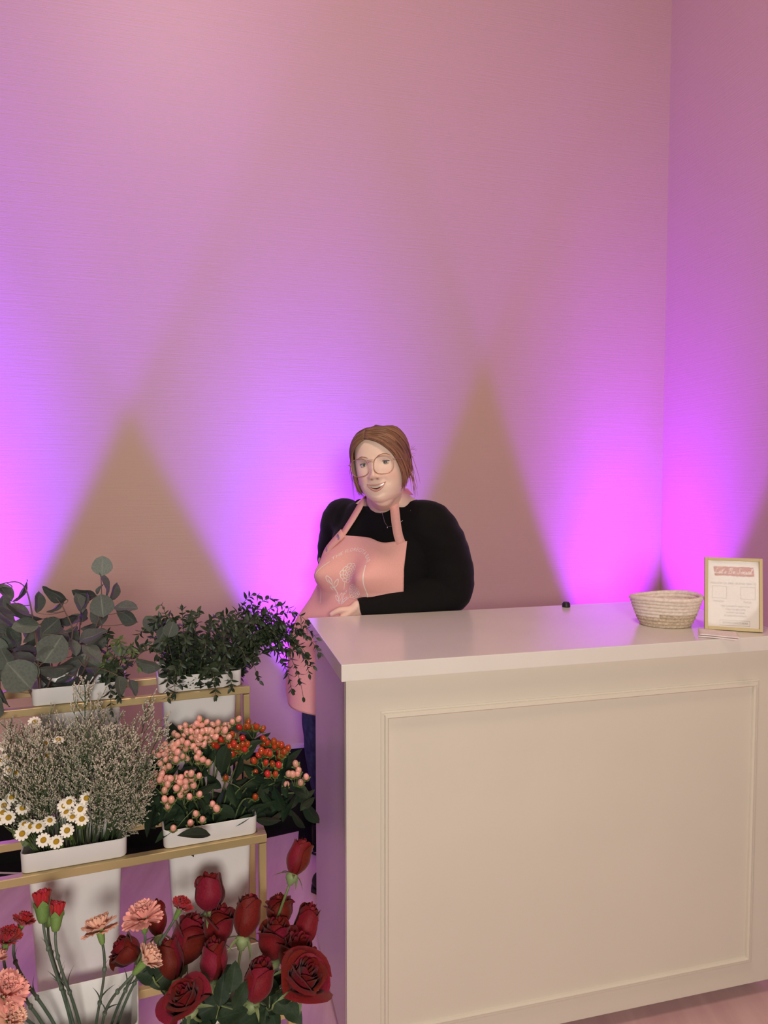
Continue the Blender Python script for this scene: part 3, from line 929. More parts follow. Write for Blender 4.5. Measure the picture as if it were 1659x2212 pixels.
def small_branch(tip, Y, fx, fy, lift, lab, side=0.0, bare=0.12, lmin=0.019, lmax=0.032, step=0.0112, mesh_override=None, c_=0, grp='small leaved eucalyptus branches'):
    Y += 0.06 if c_ == 0 else 0.05
    tp = P(tip[0], tip[1], Y)
    b0 = foot(0, c_, fx, fy)
    mo = mouth(0, c_, fx * 0.9, fy * 0.9, RIM)
    d = tp - mo
    c1 = b0.lerp(mo, 1.0) + Vector((d.x * 0.15, d.y * 0.15, max(0.02, lift * 0.6)))
    c2_ = tp - Vector((d.x * 0.3, d.y * 0.3, 0)) + Vector((side, 0, lift))
    if tp.z < mo.z + 0.01 and c_ == 0 and tip[0] < 540:      # hangs over the rim
        tp.y -= 0.025
        c1 = mo + Vector((0, 0, 0.055)); c2_ = tp + Vector((0, -0.005, 0.085))
    path = bez(b0, c1, c2_, tp, 26)
    t = thing('greenery_branch', lab, 'eucalyptus', b0, grp)
    obj('stem', stem_mesh('greenery_stem', path, 0.0017, 0.0006, m_smallstem, 4, b0), t, local=Matrix())
    # walk along
    acc = 0; k = 0
    tot = sum((path[i + 1] - path[i]).length for i in range(26))
    s = 0
    for i in range(26):
        seg = path[i + 1] - path[i]; L = seg.length; tdir = seg.normalized()
        s += L; acc += L
        while acc > step and s / tot > bare and path[i].z > b0.z + 0.10:
            acc -= step
            k += 1
            pos = path[i].lerp(path[i + 1], SRNG.random())
            a = k * 1.6 + SRNG.uniform(-0.4, 0.4)
            o1 = tdir.orthogonal().normalized(); o2 = tdir.cross(o1)
            sid = o1 * math.cos(a) + o2 * math.sin(a)
            for sg in (1, -1):
                spread = SRNG.uniform(0.6, 1.2)
                ax = (tdir * math.cos(spread) + sid * sg * math.sin(spread) + Vector((0, 0, -0.1))).normalized()
                Lf = SRNG.uniform(lmin, lmax) * (1 - 0.35 * (s / tot) ** 3)
                nr = (tdir * 1.0 - sid * sg * 0.4 + Vector((SRNG.uniform(-.6, .6), SRNG.uniform(-.6, .3), SRNG.uniform(-.2, .8)))).normalized()
                me = mesh_override if mesh_override else small_leaf[SRNG.random() < 0.3]
                obj('leaf', me, t, M=basis(pos, ax, nr, Lf, Lf, Lf))
    for q in range(2):
        ax = (tdir + Vector((SRNG.uniform(-.5, .5), SRNG.uniform(-.4, .4), SRNG.uniform(-.4, .4)))).normalized()
        obj('leaf', mesh_override or small_leaf[0], t, M=basis(path[-1], ax, Vector((0, -1, 0.4)), 0.017, 0.017, 0.017))
    return t


gl_mass = 'small leaved eucalyptus branch in the dense mass over the right hand bucket'
gl_right = 'slender eucalyptus branch of the spray arching from the bucket towards the counter'
gl_hang = 'small leaved eucalyptus branch drooping over the front rim of its white bucket'
gl_left = 'green small leaved branch tangled among the round eucalyptus leaves'
# (tip x, tip y, distance, foot x, foot y, lift, label, sideways)
sb = [((345, 1308), 1.68, -.6, .3, .02, 'branch with pale fresh tips at the left of the small leaved greenery', 0, .05, 1),
      ((392, 1306), 1.70, -.4, .5, .02, gl_mass, 0), ((430, 1320), 1.66, -.2, .3, .02, gl_mass, 0), ((470, 1330), 1.70, .0, .6, .02, gl_mass, 0), ((500, 1328), 1.66, .2, .2, .02, gl_mass, 0),
      ((330, 1350), 1.62, -.8, .0, .04, gl_mass, 0), ((300, 1372), 1.60, -.8, -.4, .05, gl_mass, 0), ((530, 1335), 1.70, .4, .5, .03, gl_mass, 0), ((370, 1340), 1.60, -.5, -.2, .04, gl_mass, 0),
      ((415, 1345), 1.58, -.2, -.5, .04, gl_mass, 0), ((460, 1350), 1.58, .1, -.5, .04, gl_mass, 0), ((505, 1362), 1.58, .3, -.5, .05, gl_mass, 0), ((545, 1370), 1.60, .6, -.3, .05, gl_mass, 0),
      ((350, 1395), 1.56, -.7, -.7, .05, gl_mass, 0), ((400, 1395), 1.55, -.3, -.8, .06, gl_mass, 0), ((445, 1400), 1.55, .0, -.8, .06, gl_mass, 0), ((490, 1410), 1.55, .3, -.8, .06, gl_mass, 0), ((530, 1420), 1.57, .6, -.7, .06, gl_mass, 0),
      ((555, 1287), 1.72, .5, .5, .03, 'highest sprig of the eucalyptus spray standing out against the violet wall', 0),
      ((600, 1300), 1.72, .6, .4, .05, gl_right, 0), ((632, 1322), 1.72, .7, .3, .07, gl_right, 0), ((662, 1342), 1.71, .8, .2, .08, gl_right, 0), ((683, 1378), 1.70, .8, .1, .10, gl_right, 0),
      ((688, 1410), 1.69, .9, .1, .12, gl_right, 0.02), ((655, 1505), 1.67, .9, -.1, .20, 'eucalyptus branch hanging lowest beside the end panel of the counter', 0.03), ((630, 1490), 1.66, .9, -.2, .17, gl_right, 0.02),
      ((668, 1455), 1.68, .9, .0, .17, gl_right, 0.03), ((610, 1400), 1.70, .7, .2, .08, gl_right, 0), ((575, 1360), 1.70, .6, .3, .06, gl_right, 0), ((560, 1470), 1.62, .9, -.4, .09, gl_right, 0), ((590, 1330), 1.74, .6, .6, .05, gl_right, 0),
      ((645, 1400), 1.71, .8, .3, .10, gl_right, 0),
      ((385, 1490), 1.54, -.6, -.9, .10, gl_hang, 0), ((472, 1494), 1.54, .1, -.95, .09, gl_hang, 0), ((505, 1478), 1.55, .4, -.95, .08, gl_hang, 0), ((395, 1470), 1.55, -.4, -.95, .09, gl_hang, 0), ((370, 1500), 1.56, -.9, -.8, .10, gl_hang, 0)]
RG = random.Random(31)
for i in range(26):
    x_ = RG.uniform(330, 560)
    sb.append(((x_, RG.uniform(1335, 1425) - 12 * math.sin((x_ - 330) / 230 * pi)), RG.uniform(1.56, 1.71), (x_ - 440) / 120, RG.uniform(-.9, .7), RG.uniform(.02, .06), gl_mass, 0))
for i in range(17):
    x_ = RG.uniform(560, 678)
    sb.append(((x_, 1320 + (x_ - 565) * 0.65 + RG.uniform(-10, 60)), RG.uniform(1.66, 1.72), .8, RG.uniform(-.3, .5), RG.uniform(.05, .11), gl_right, 0.01))
ORD = 'first second third fourth fifth sixth seventh eighth ninth tenth eleventh twelfth thirteenth fourteenth fifteenth sixteenth seventeenth eighteenth nineteenth twentieth twenty-first twenty-second twenty-third twenty-fourth twenty-fifth twenty-sixth twenty-seventh twenty-eighth twenty-ninth thirtieth'.split()


def number_labels(rows, key, lab, words, k=5):
    idx_ = sorted([i for i, r in enumerate(rows) if r[k] == lab], key=lambda i: key(rows[i]))
    for n_, i in enumerate(idx_):
        if n_ < len(ORD):
            r = list(rows[i]); r[k] = words % ORD[n_]; rows[i] = tuple(r)


number_labels(sb, lambda r: r[0][0], gl_right, 'slender eucalyptus branch arching towards the counter, its tip %s from the left in that spray')
number_labels(sb, lambda r: r[0][0], gl_hang, 'small leaved branch drooping over the front rim of its bucket, %s from the left')
for e in sb:
    small_branch(e[0], e[1], e[2], e[3], e[4], e[5], side=e[6], mesh_override=young_leaf if len(e) > 8 else None)
for n_, (tip, Y, fx, fy, lift) in enumerate(sorted((((258, 1505), 1.50, .9, -.3, .10), ((240, 1535), 1.50, .8, -.6, .13), ((225, 1440), 1.54, .8, -.2, .05), ((262, 1400), 1.55, .9, .0, .06), ((300, 1440), 1.55, 1.0, .0, .09), ((345, 1425), 1.56, 1.0, .2, .08), ((232, 1370), 1.60, .8, .4, .03)), key=lambda r: r[0][0])):
    small_branch(tip, Y, fx, fy, lift, 'green small leaved branch among the round eucalyptus leaves, its tip %s from the left' % ORD[n_], c_=1, mesh_override=young_leaf if tip[0] in (225, 300, 262) else None)

# ---- berry stems, middle tier right
berry = MB().lathe([(0.0003, -0.5), (0.22, -0.46), (0.38, -0.28), (0.43, 0.0), (0.38, 0.24), (0.24, 0.42), (0.08, 0.49), (0.02, 0.56), (0.003, 0.57)], 10)
b_pink = berry.mesh('berry', m_pinkb, True); b_red = berry.mesh('berry', m_redb, True)
sc_ = MB()
for k in range(5):
    M = Matrix.Rotation(2 * pi * k / 5, 4, 'Z') @ Matrix.Translation((0, 0.08, -0.5)) @ Matrix.Rotation(math.radians(28), 4, 'X')
    sc_.grid(lambda u, v: ((u - 0.5) * 0.52 * math.sin(min(1, v + 0.15) * pi * 0.95) ** 0.7, v * 0.62, -0.10 * (2 * u - 1) ** 2), 2, 3, M)
collar = sc_.mesh('collar', m_sep, True)
hyp_leaf = [leaf_mesh('leaf', m_hyp, width=0.62, peak=0.42, tip=0.75, fold=0.10, droop=0.20, nu=4, nv=7), leaf_mesh('leaf', m_hyp, width=0.5, peak=0.4, tip=0.85, fold=0.14, droop=0.12, nu=4, nv=7)]
S5 = 420 / 1659.0


def c5(x, y):
    return (280 + x * S5, 1520 + y * S5)


def berry_stem(color, clusters, leaves, Y, fx, fy, lab, grp):
    me = b_pink if color == 'pink' else b_red
    Y += 0.075
    b0 = foot(1, 0, fx, fy)
    mo = mouth(1, 0, fx, fy)
    t = thing('berry_stem', lab, 'berry stem', b0, grp)
    twigs = MB()
    allp = [(*c5(x, y), n_) for (x, y, n_, *_) in clusters]
    ax_, ay_ = sum(a for a, _, _ in allp) / len(allp), sum(b for _, b, _ in allp) / len(allp)
    low = max(b for _, b, _ in allp)
    node = P(ax_, low + 22, Y + 0.015)
    if node.z < mo.z + 0.02:
        node = mo + (node - mo) * 0.6; node.z = mo.z + 0.03
    trunk = bez(b0, mo, mo.lerp(node, 0.6) + Vector((0, 0, 0.01)), node, 9)
    twigs.tube([q - b0 for q in trunk], [0.0024] * 8 + [0.0018] * 2, 5)
    for (x, y, n_, *rad) in clusters:
        px, py = c5(x, y)
        R = (rad[0] if rad else 14 + 12 * n_ ** 0.55) * S5 * Y / FPX * 1.5 if n_ > 1 else 0
        cY = Y + SRNG.uniform(-0.008, 0.008)
        cc = P(px, py, cY)
        fork = node.lerp(cc, 0.55) + Vector((0, 0.004, -0.004))
        twigs.tube([q - b0 for q in bez(node, node.lerp(fork, 0.5), fork, cc + Vector((0, 0.008, -0.012)), 5)], [0.0016, 0.0015, 0.0013, 0.0012, 0.0010, 0.0009], 4)
        for k in range(n_):
            a = 2.4 * k + x; r = R * math.sqrt((k + 0.35) / n_) if n_ > 1 else 0
            off = Vector((r * math.cos(a), -0.004 + 0.010 * SRNG.uniform(-1, 1) + r * 0.3, r * 0.8 * math.sin(a)))
            p = cc + off
            dirv = (off * 0.9 + Vector((SRNG.uniform(-.006, .006), -0.006, 0.014))).normalized()
            if n_ == 1:
                dirv = Vector((SRNG.uniform(-.3, .3), -0.4, 0.9)).normalized()
            s = SRNG.uniform(0.0145, 0.0175)
            o_ = obj('berry', me, t, M=Matrix.Translation(p) @ dirv.to_track_quat('Z', 'Y').to_matrix().to_4x4() @ Matrix.Diagonal((s, s, s * 1.08, 1)))
            obj('collar', collar, o_, local=Matrix.Rotation(SRNG.random() * 6, 4, 'Z'))
            twigs.tube([cc + Vector((0, 0.008, -0.012)) - b0, p - dirv * s * 0.5 - b0], [0.0009, 0.0009], 4)
    obj('twigs', twigs.mesh('berry_twigs', m_hypstem, True), t, local=Matrix())
    extra = []
    for q in range(4):
        extra.append(((ax_ - 280) / S5 + SRNG.uniform(-110, 110), (low - 1520) / S5 + SRNG.uniform(-10, 190), SRNG.uniform(150, 230), SRNG.uniform(.45, .8), SRNG.uniform(20, 160), SRNG.uniform(.01, .05)))
    for q in range(3):
        extra.append(((ax_ - 280) / S5 + SRNG.uniform(-130, 130), max((low - 1520) / S5, 760) + SRNG.uniform(30, 230), SRNG.uniform(170, 240), SRNG.uniform(.55, .85), SRNG.choice((SRNG.uniform(30, 80), SRNG.uniform(100, 150))), SRNG.uniform(.02, .05)))
    for (x, y, L, ratio, ang, dY) in leaves + extra:
        px, py = c5(x, y)
        ctr = P(px, py, Y + dY)
        Lm = L * S5 * (Y + dY) / FPX
        to = (CAMP - ctr).normalized()
        ax = img_dir(ang, SRNG.uniform(-10, 15), ctr)
        sd = ax.cross(to).normalized()
        tl = math.acos(min(1, ratio)) * SRNG.choice((1, -1))
        base = ctr - ax * Lm * 0.5
        obj('leaf', hyp_leaf[0 if ratio > 0.7 else 1], t, M=basis(base, ax, to * math.cos(tl) + sd * math.sin(tl), Lm, Lm, Lm))


gp, gr = 'pink berry stems', 'red berry stems'
berry_stem('pink', [(600, 160, 5), (470, 200, 4), (380, 255, 1)], [(520, 330, 150, .6, 100, .03)], 1.50, -.5, .4, 'pink berry stem rising highest against its white bucket', gp)
berry_stem('pink', [(770, 195, 6), (890, 140, 2), (840, 190, 1)], [(870, 240, 160, .6, 60, .03), (700, 400, 200, .6, 90, .03)], 1.51, .0, .5, 'pink berry stem next to the red berries at the top of the bunch', gp)
berry_stem('pink', [(540, 255, 7), (440, 285, 3), (630, 240, 3)], [(430, 320, 130, .6, 150, .02)], 1.48, -.4, .2, 'densest cluster of pink berries at the centre top of its bunch', gp)
berry_stem('pink', [(690, 270, 8), (620, 295, 3), (820, 265, 3)], [(660, 380, 160, .6, 80, .03)], 1.47, -.1, .2, 'pink berry cluster touching the first red berries', gp)
berry_stem('pink', [(480, 350, 6), (600, 335, 3), (570, 400, 1), (480, 440, 2)], [(540, 480, 150, .6, 100, .03), (350, 320, 120, .6, 130, .04)], 1.45, -.3, .0, 'pink berry stem in the middle of the pink bunch with berries in a column', gp)
berry_stem('pink', [(350, 400, 10), (250, 420, 4), (410, 455, 1), (310, 465, 1)], [(250, 560, 160, .5, 130, .03)], 1.44, -.7, .0, 'broad flat cluster of pink berries beside the filler flowers', gp)
berry_stem('pink', [(600, 450, 3), (650, 475, 2), (580, 500, 1)], [(690, 470, 180, .7, 60, .03)], 1.44, -.1, -.1, 'small pink berry sprig left of the large dark leaf', gp)
berry_stem('pink', [(265, 500, 1), (290, 555, 1), (345, 520, 1), (230, 585, 1)], [(330, 595, 130, .5, 30, .01), (500, 555, 150, .45, 15, .03)], 1.42, -.8, -.2, 'pink berry sprig of four spaced berries on the left of the bunch', gp)
berry_stem('pink', [(250, 635, 2), (300, 645, 2), (195, 680, 1), (340, 665, 1)], [(230, 780, 150, .5, 200, .03), (170, 900, 200, .6, 250, .03)], 1.41, -.9, -.3, 'row of pink berries low at the left of the bunch', gp)
berry_stem('pink', [(100, 660, 2), (105, 705, 1), (65, 755, 1), (160, 735, 1)], [(140, 820, 170, .5, 220, .04)], 1.43, -1.0, -.1, 'pink berry sprig poking into the filler flowers', gp)
berry_stem('pink', [(400, 640, 3), (450, 650, 2)], [(360, 740, 140, .5, 120, .03)], 1.41, -.6, -.3, 'pair of paler pink berries facing forward in the lower bunch', gp)
berry_stem('pink', [(535, 580, 1), (530, 630, 1), (490, 600, 1), (597, 608, 1), (546, 690, 1), (608, 752, 1)], [(650, 730, 210, .7, 20, .01)], 1.41, -.2, -.3, 'loose pink berry stem with single berries hanging apart', gp)
berry_stem('pink', [(430, 705, 2), (470, 720, 3), (515, 785, 1), (440, 765, 1)], [(410, 950, 120, .6, 250, .0), (480, 880, 160, .5, 100, .04)], 1.40, -.5, -.5, 'pink berry cluster low in the centre of the bunch', gp)
berry_stem('pink', [(305, 728, 1), (310, 795, 1), (365, 805, 1), (340, 850, 1)], [(170, 1000, 260, .55, 250, .0), (320, 1090, 260, .6, 215, .0)], 1.39, -.8, -.6, 'pink berry sprig over the dark gap between the two buckets', gp)
berry_stem('pink', [(560, 945, 1), (630, 970, 1), (515, 1022, 1), (388, 1035, 1)], [(555, 1110, 290, .62, 175, -.075), (660, 900, 190, .6, 40, .03)], 1.39, -.3, -.8, 'lowest pink berry sprig with a broad leaf lying over the bucket rim', gp)
berry_stem('pink', [(740, 895, 1), (705, 860, 1)], [(780, 980, 260, .55, 60, .03), (770, 830, 200, .5, 80, .04)], 1.41, .1, -.5, 'two pink berries on a bent stalk above the bucket rim', gp)
berry_stem('pink', [(1395, 590, 1), (1435, 590, 1), (1445, 550, 1), (1418, 508, 1), (1362, 580, 1), (1507, 620, 1), (1458, 672, 1), (1343, 672, 1)], [(1415, 735, 190, .5, 350, .0), (1230, 805, 90, .8, 350, .0), (1310, 830, 260, .5, 30, .03), (1520, 765, 60, .6, 280, .0)],
           1.50, .9, -.1, 'pale pink berry sprig standing apart at the right, in front of the dark skirting', gp)
berry_stem('red', [(985, 190, 3), (1060, 195, 3), (1112, 220, 2)], [(1000, 240, 150, .6, 30, .03), (1130, 290, 170, .6, 20, .03)], 1.52, .4, .5, 'red berry stem at the very top of the red bunch', gr)
berry_stem('red', [(870, 295, 4), (960, 300, 1), (830, 300, 2)], [(1060, 345, 190, .6, 30, .01)], 1.48, .3, .2, 'red berry cluster where pink and red berries meet', gr)
berry_stem('red', [(925, 375, 7), (985, 365, 2), (890, 410, 2)], [(800, 470, 260, .85, 250, -.01), (930, 560, 210, .55, 260, -.01), (1010, 420, 200, .6, 30, .02)], 1.46, .3, .0, 'largest tight cluster of red berries above a broad dark leaf', gr)
berry_stem('red', [(750, 325, 2), (715, 355, 1)], [(760, 420, 160, .6, 100, .03)], 1.49, .1, .2, 'red berries furthest left, nestling in the pink bunch', gr)
berry_stem('red', [(1165, 305, 2), (1130, 340, 2), (1240, 340, 2), (1265, 350, 1)], [(1200, 420, 200, .5, 80, .04)], 1.50, .6, .4, 'red berry stem with orange tinted berries at the upper right', gr)
berry_stem('red', [(1300, 390, 4), (1280, 440, 2), (1325, 400, 1)], [(1290, 580, 280, .65, 75, .01)], 1.50, .8, .2, 'dark red berry cluster at the right edge of the red bunch', gr)
berry_stem('red', [(1120, 430, 3), (1160, 410, 2), (1200, 420, 1), (1065, 478, 1), (1165, 495, 1)], [(1110, 520, 180, .5, 60, .03)], 1.46, .5, .0, 'loose red berry stem in the middle of the red bunch', gr)
berry_stem('red', [(1235, 515, 2), (1275, 512, 1), (1180, 590, 1), (1250, 585, 1)], [(1140, 640, 220, .5, 330, .0), (1220, 680, 200, .5, 200, .02)], 1.45, .7, -.2, 'group of glossy red berries over the lower right leaves', gr)
berry_stem('red', [(1070, 592, 1), (818, 635, 1)], [(1060, 685, 220, .5, 190, .0), (870, 780, 210, .7, 280, .01), (960, 660, 120, .6, 20, -.01)], 1.45, .4, -.3, 'two single red berries below the broad leaf', gr)
berry_stem('red', [(1075, 785, 1)], [(980, 985, 190, .6, 40, -.01), (1190, 1000, 220, .65, 350, .0), (1160, 880, 200, .6, 40, .0), (1100, 880, 190, .4, 20, -.01), (1270, 950, 200, .5, 30, .03), (920, 890, 220, .6, 70, .03), (1020, 860, 240, .6, 110, .04)],
           1.45, .6, -.6, 'single red berry low over the leaves by the bucket corner', gr)

# ---- filler flowers (sea lavender) and daisies, middle tier left
def sprig_templates(n_):
    out = []
    R = random.Random(5)
    for q in range(n_):
        st = MB(); fl = MB()
        main = [Vector((0.012 * math.sin(z * 9 + q), 0.010 * math.cos(z * 7 + q), z)) for z in np.linspace(0, 1.0, 9)]
        st.tube(main, [0.008 * (1 - 0.6 * i / 8) for i in range(9)], 4)
        for k in range(17):
            h = 0.40 + 0.58 * k / 16
            base = main[min(8, int(h * 8))].lerp(main[min(8, int(h * 8) + 1)], (h * 8) % 1)
            a = k * 2.4 + R.uniform(-.4, .4); L = (0.24 if h < 0.85 else 0.12) * R.uniform(0.6, 1.1)
            d = Vector((math.cos(a) * 0.6, math.sin(a) * 0.6, 0.85)).normalized()
            tipv = base + d * L
            st.tube([base, base + d * L * 0.5 + Vector((0, 0, -0.01)), tipv], [0.004, 0.003, 0.002], 3)
            for j in range(6):
                s = 0.25 + 0.75 * j / 5
                bp = base + d * L * s
                a2 = R.random() * 6.28
                e = (d + Vector((math.cos(a2), math.sin(a2), 0.4)) * 0.8).normalized()
                L2 = 0.055 * R.uniform(0.6, 1.2)
                st.tube([bp, bp + e * L2], [0.002, 0.0015], 3)
                for i in range(3):
                    p = bp + e * L2 * (0.4 + 0.6 * i / 2)
                    g = (e + Vector((R.uniform(-1, 1), R.uniform(-1, 1), R.uniform(-.2, 1))) * 0.6).normalized()
                    r = 0.0072; l = 0.021
                    x_ = g.orthogonal().normalized() * r; y_ = g.cross(x_).normalized() * r
                    fl.add([p, p + g * l * 0.75 + x_, p + g * l * 0.75 + y_, p + g * l * 0.75 - x_, p + g * l * 0.75 - y_, p + g * l], [(0, 1, 2), (0, 2, 3), (0, 3, 4), (0, 4, 1), (5, 2, 1), (5, 3, 2), (5, 4, 3), (5, 1, 4)])
        out.append((st.mesh('filler_stems', m_lstem), fl.mesh('filler_florets', m_lflo)))
    return out


sprigs = sprig_templates(6)
lab_f = 'feathery pale filler flower sprig in the bushy bunch behind the daisies'
lim = [(185, 1490, 1.46, 'tallest feathery filler sprig, rising past the top rail of the stand'), (215, 1540, 1.46, lab_f), (320, 1535, 1.40, 'feathery filler sprig leaning right, its tip bare against the wall'), (350, 1572, 1.38, 'feathery filler sprig reaching furthest right over the pink berries'),
       (105, 1560, 1.42, lab_f), (130, 1565, 1.42, lab_f), (20, 1570, 1.40, 'thin filler sprig at the far left against the violet light'), (45, 1590, 1.38, lab_f), (160, 1570, 1.44, lab_f), (250, 1560, 1.42, lab_f), (285, 1580, 1.40, lab_f)]
R3 = random.Random(21)
for i in range(62):
    x = R3.uniform(-20, 325); y = 1575 + 60 * (abs(x - 165) / 165) ** 2 * 0.5 + R3.uniform(0, 130)
    lim.append((x, y, R3.uniform(1.36, 1.52), lab_f))
for i in range(10):
    lim.append((R3.uniform(215, 325), R3.uniform(1690, 1760), R3.uniform(1.38, 1.44), 'wispy filler sprig on the lower right of the bushy bunch'))
for i, (x, y, Y, lab) in enumerate(lim):
    Y += 0.08 if i < 11 else 0.0
    tp = P(x, y, Y)
    fx = max(-0.95, min(0.95, (x - 165) / 130)); fy = max(-.9, min(.9, (Y - 1.45) / 0.08))
    b0 = mouth(1, 1, fx * 0.8, fy * 0.75, -0.01)
    d = tp - b0
    t = thing('filler_sprig', lab, 'filler flower', b0, 'feathery filler sprigs')
    L = d.length
    W = max(0.8, min(1.0, 0.22 / L)) * L * R3.uniform(0.85, 1.05)
    M = Matrix.Translation(b0) @ d.to_track_quat('Z', 'Y').to_matrix().to_4x4() @ Matrix.Rotation(R3.random() * 6.28, 4, 'Z') @ Matrix.Diagonal((W, W, L, 1))
    a, b = sprigs[i % 6]
    obj('stems', a, t, M=M); o = obj('florets', b, t, M=M); o['kind'] = 'stuff'

S4 = 360 / 1659.0
dp = MB()
for k in range(11):
    M = Matrix.Rotation(2 * pi * k / 11, 4, 'Z')
    dp.grid(lambda u, v: ((u - 0.5) * 0.19 * (0.55 + 0.6 * math.sin(min(1.0, v * 1.05) * pi * 0.93)), 0.19 + 0.31 * v, 0.02 - 0.05 * v * v + 0.02 * (2 * u - 1) ** 2), 2, 3, M)
daisy_p = dp.mesh('petals', m_dpet, True)
daisy_d = MB().lathe([(0.02, -0.06), (0.19, -0.02), (0.215, 0.03), (0.19, 0.085), (0.12, 0.125), (0.04, 0.14)], 12).mesh('disc', m_ddisc, True)
daisy_l = leaf_mesh('leaf', m_dleaf, width=0.7, peak=0.5, tip=0.7, fold=0.1, droop=0.2, nu=4, nv=6, wave=2)
dz = [(345, 185, 40, 'daisy standing alone highest, just under the top rail'), (345, 345, 30, 0), (445, 395, 40, 0), (580, 360, 70, 0), (35, 425, 50, 0), (385, 555, 30, 0), (300, 600, 60, 0), (100, 670, 40, 0), (160, 685, 20, 0), (445, 750, 30, 0),
      (120, 930, 35, 0), (40, 1015, 15, 0), (30, 1085, 40, 0), (85, 1135, 15, 0), (5, 1140, 20, 0), (225, 1040, 30, 0), (640, 1015, 10, 0), (690, 980, 30, 0), (862, 940, 20, 'daisy furthest right, nodding over the filler flowers'), (800, 1050, 10, 0),
      (660, 1080, 50, 0), (815, 1150, 30, 0), (720, 1130, 60, 0), (495, 1165, 60, 0), (310, 1220, 10, 0), (385, 1222, 35, 0), (220, 1295, 5, 'largest fully open daisy at the lower left, facing the viewer'), (432, 1358, 5, 'open daisy lowest of all, second from the bucket corner'),
      (560, 1375, 25, 'daisy nearest the white rim, turned slightly right'), (667, 1262, 5, 'fully open daisy alone above the bucket rim, right of the low pair'), (245, 1200, 60, 0), (20, 560, 40, 0), (70, 540, 50, 0), (480, 520, 45, 0)]
dz = [(x, y, q, l_ if l_ else ('small white daisy with a yellow centre in the upper filler flowers' if y < 800 else ('white daisy in the cluster right of centre, over the grassy stems' if 580 < x < 870 else 'white daisy in the crowded group at the left of its bucket'))) for x, y, q, l_ in dz]
number_labels(dz, lambda r: r[0], 'small white daisy with a yellow centre in the upper filler flowers', 'small white daisy up in the filler flowers, %s from the left there', 3)
number_labels(dz, lambda r: r[0], 'white daisy in the cluster right of centre, over the grassy stems', 'white daisy over the grassy stems right of centre, %s from the left there', 3)
number_labels(dz, lambda r: r[0], 'white daisy in the crowded group at the left of its bucket', 'white daisy in the crowded low group at the left, %s from the left', 3)
for i, (x, y, tiltd, lab) in enumerate(dz):
    px, py = x * S4, 1520 + y * S4
    Y = 1.345 + 0.12 * (1 - (py - 1560) / 270)
    p = P(px, py, Y)
    to = (CAMP - p).normalized()
    d = (to * math.cos(math.radians(tiltd)) + Vector((R3.uniform(-.4, .4), 0, 0.9)).normalized() * math.sin(math.radians(tiltd))).normalized()
    fx = max(-0.9, min(0.6, (px - 150) / 110))
    b0 = mouth(1, 1, fx * 0.8, -0.6, -0.03)
    if lab == 0:
        lab = 'small white daisy with a yellow centre in the upper filler flowers' if y < 800 else ('white daisy in the cluster right of centre, over the grassy stems' if 580 < x < 870 else 'white daisy in the crowded group at the left of its bucket')
    t = thing('daisy', lab, 'daisy', b0, 'small white daisies')
    s = 0.0275 * (1 if tiltd < 45 else 0.9)
    M = Matrix.Translation(p) @ d.to_track_quat('Z', 'Y').to_matrix().to_4x4() @ Matrix.Rotation(R3.random(), 4, 'Z') @ Matrix.Diagonal((s, s, s, 1))
    obj('petals', daisy_p, t, M=M); obj('disc', daisy_d, t, M=M)
    mo = mouth(1, 1, fx * 0.85, -0.7, RIM + 0.01)
    path = bez(b0, mo, p - d * 0.05 - Vector((0, 0, 0.02)), p - d * 0.001, 8)
    obj('stem', stem_mesh('daisy_stem', path, 0.0014, 0.0009, m_dstem, 4, b0), t, local=Matrix())
    if i in (26, 27, 28, 29, 13, 19):
        lp = path[4]
        obj('leaf', daisy_l, t, M=basis(lp, Vector((R3.uniform(-1, 1), -0.25, 0.7)), Vector((0, -0.8, 0.4)), 0.03, 0.03, 0.03))

# ---- carnations, bottom tier left
def fan(width, nu, jag, ruff, curl):
    def fn(u, v):
        s = u * 2 - 1
        L = v * (1 - 0.10 * s * s) * (1 + (jag * (1 if int(round(u * nu)) % 2 else -1) if v > 0.95 else 0))
        w = width * (0.25 + 0.75 * v ** 0.8)
        return (s * w * 0.5, L, ruff * math.sin(s * 8.5) * v * v - curl * v * v + 0.12 * v * s * s)
    return fn


def fan_mesh(nm, material, width=0.8, ruff=0.06, curl=0.1):
    return MB().grid(fan(width, 10, 0.06, ruff, curl), 10, 5).mesh(nm, material, True)


calyx_me = smooth_by_angle(MB().lathe([(0.12, 0), (0.22, 0.06), (0.30, 0.3), (0.36, 0.7), (0.40, 0.9)], 12).mesh('calyx', m_calyx), 60)
cal_t = MB()
for k in range(5):
    M = Matrix.Rotation(2 * pi * k / 5, 4, 'Z') @ Matrix.Translation((0, 0.385, 0.86)) @ Matrix.Rotation(math.radians(72), 4, 'X')
    cal_t.grid(lambda u, v: ((u - 0.5) * 0.52 * (1 - v ** 1.6), v * 0.36, 0.03 * (2 * u - 1) ** 2), 2, 3, M)
cal_tip = cal_t.mesh('calyx_teeth', m_calyx, True)
blade = leaf_mesh('leaf', m_cstem, width=0.12, peak=0.2, tip=1.0, fold=0.5, droop=-0.75, nu=2, nv=9)
FANS = {}
for nm, mm in (('pink', m_carp), ('pale', m_carpp), ('red', m_carr)):
    FANS[nm] = [fan_mesh('petal', mm, 0.85, 0.06, 0.15), fan_mesh('petal', mm, 0.7, 0.09, -0.05), fan_mesh('petal', mm, 0.55, 0.11, -0.15)]
lab_c = 'carnation'
S6 = 380 / 1659.0


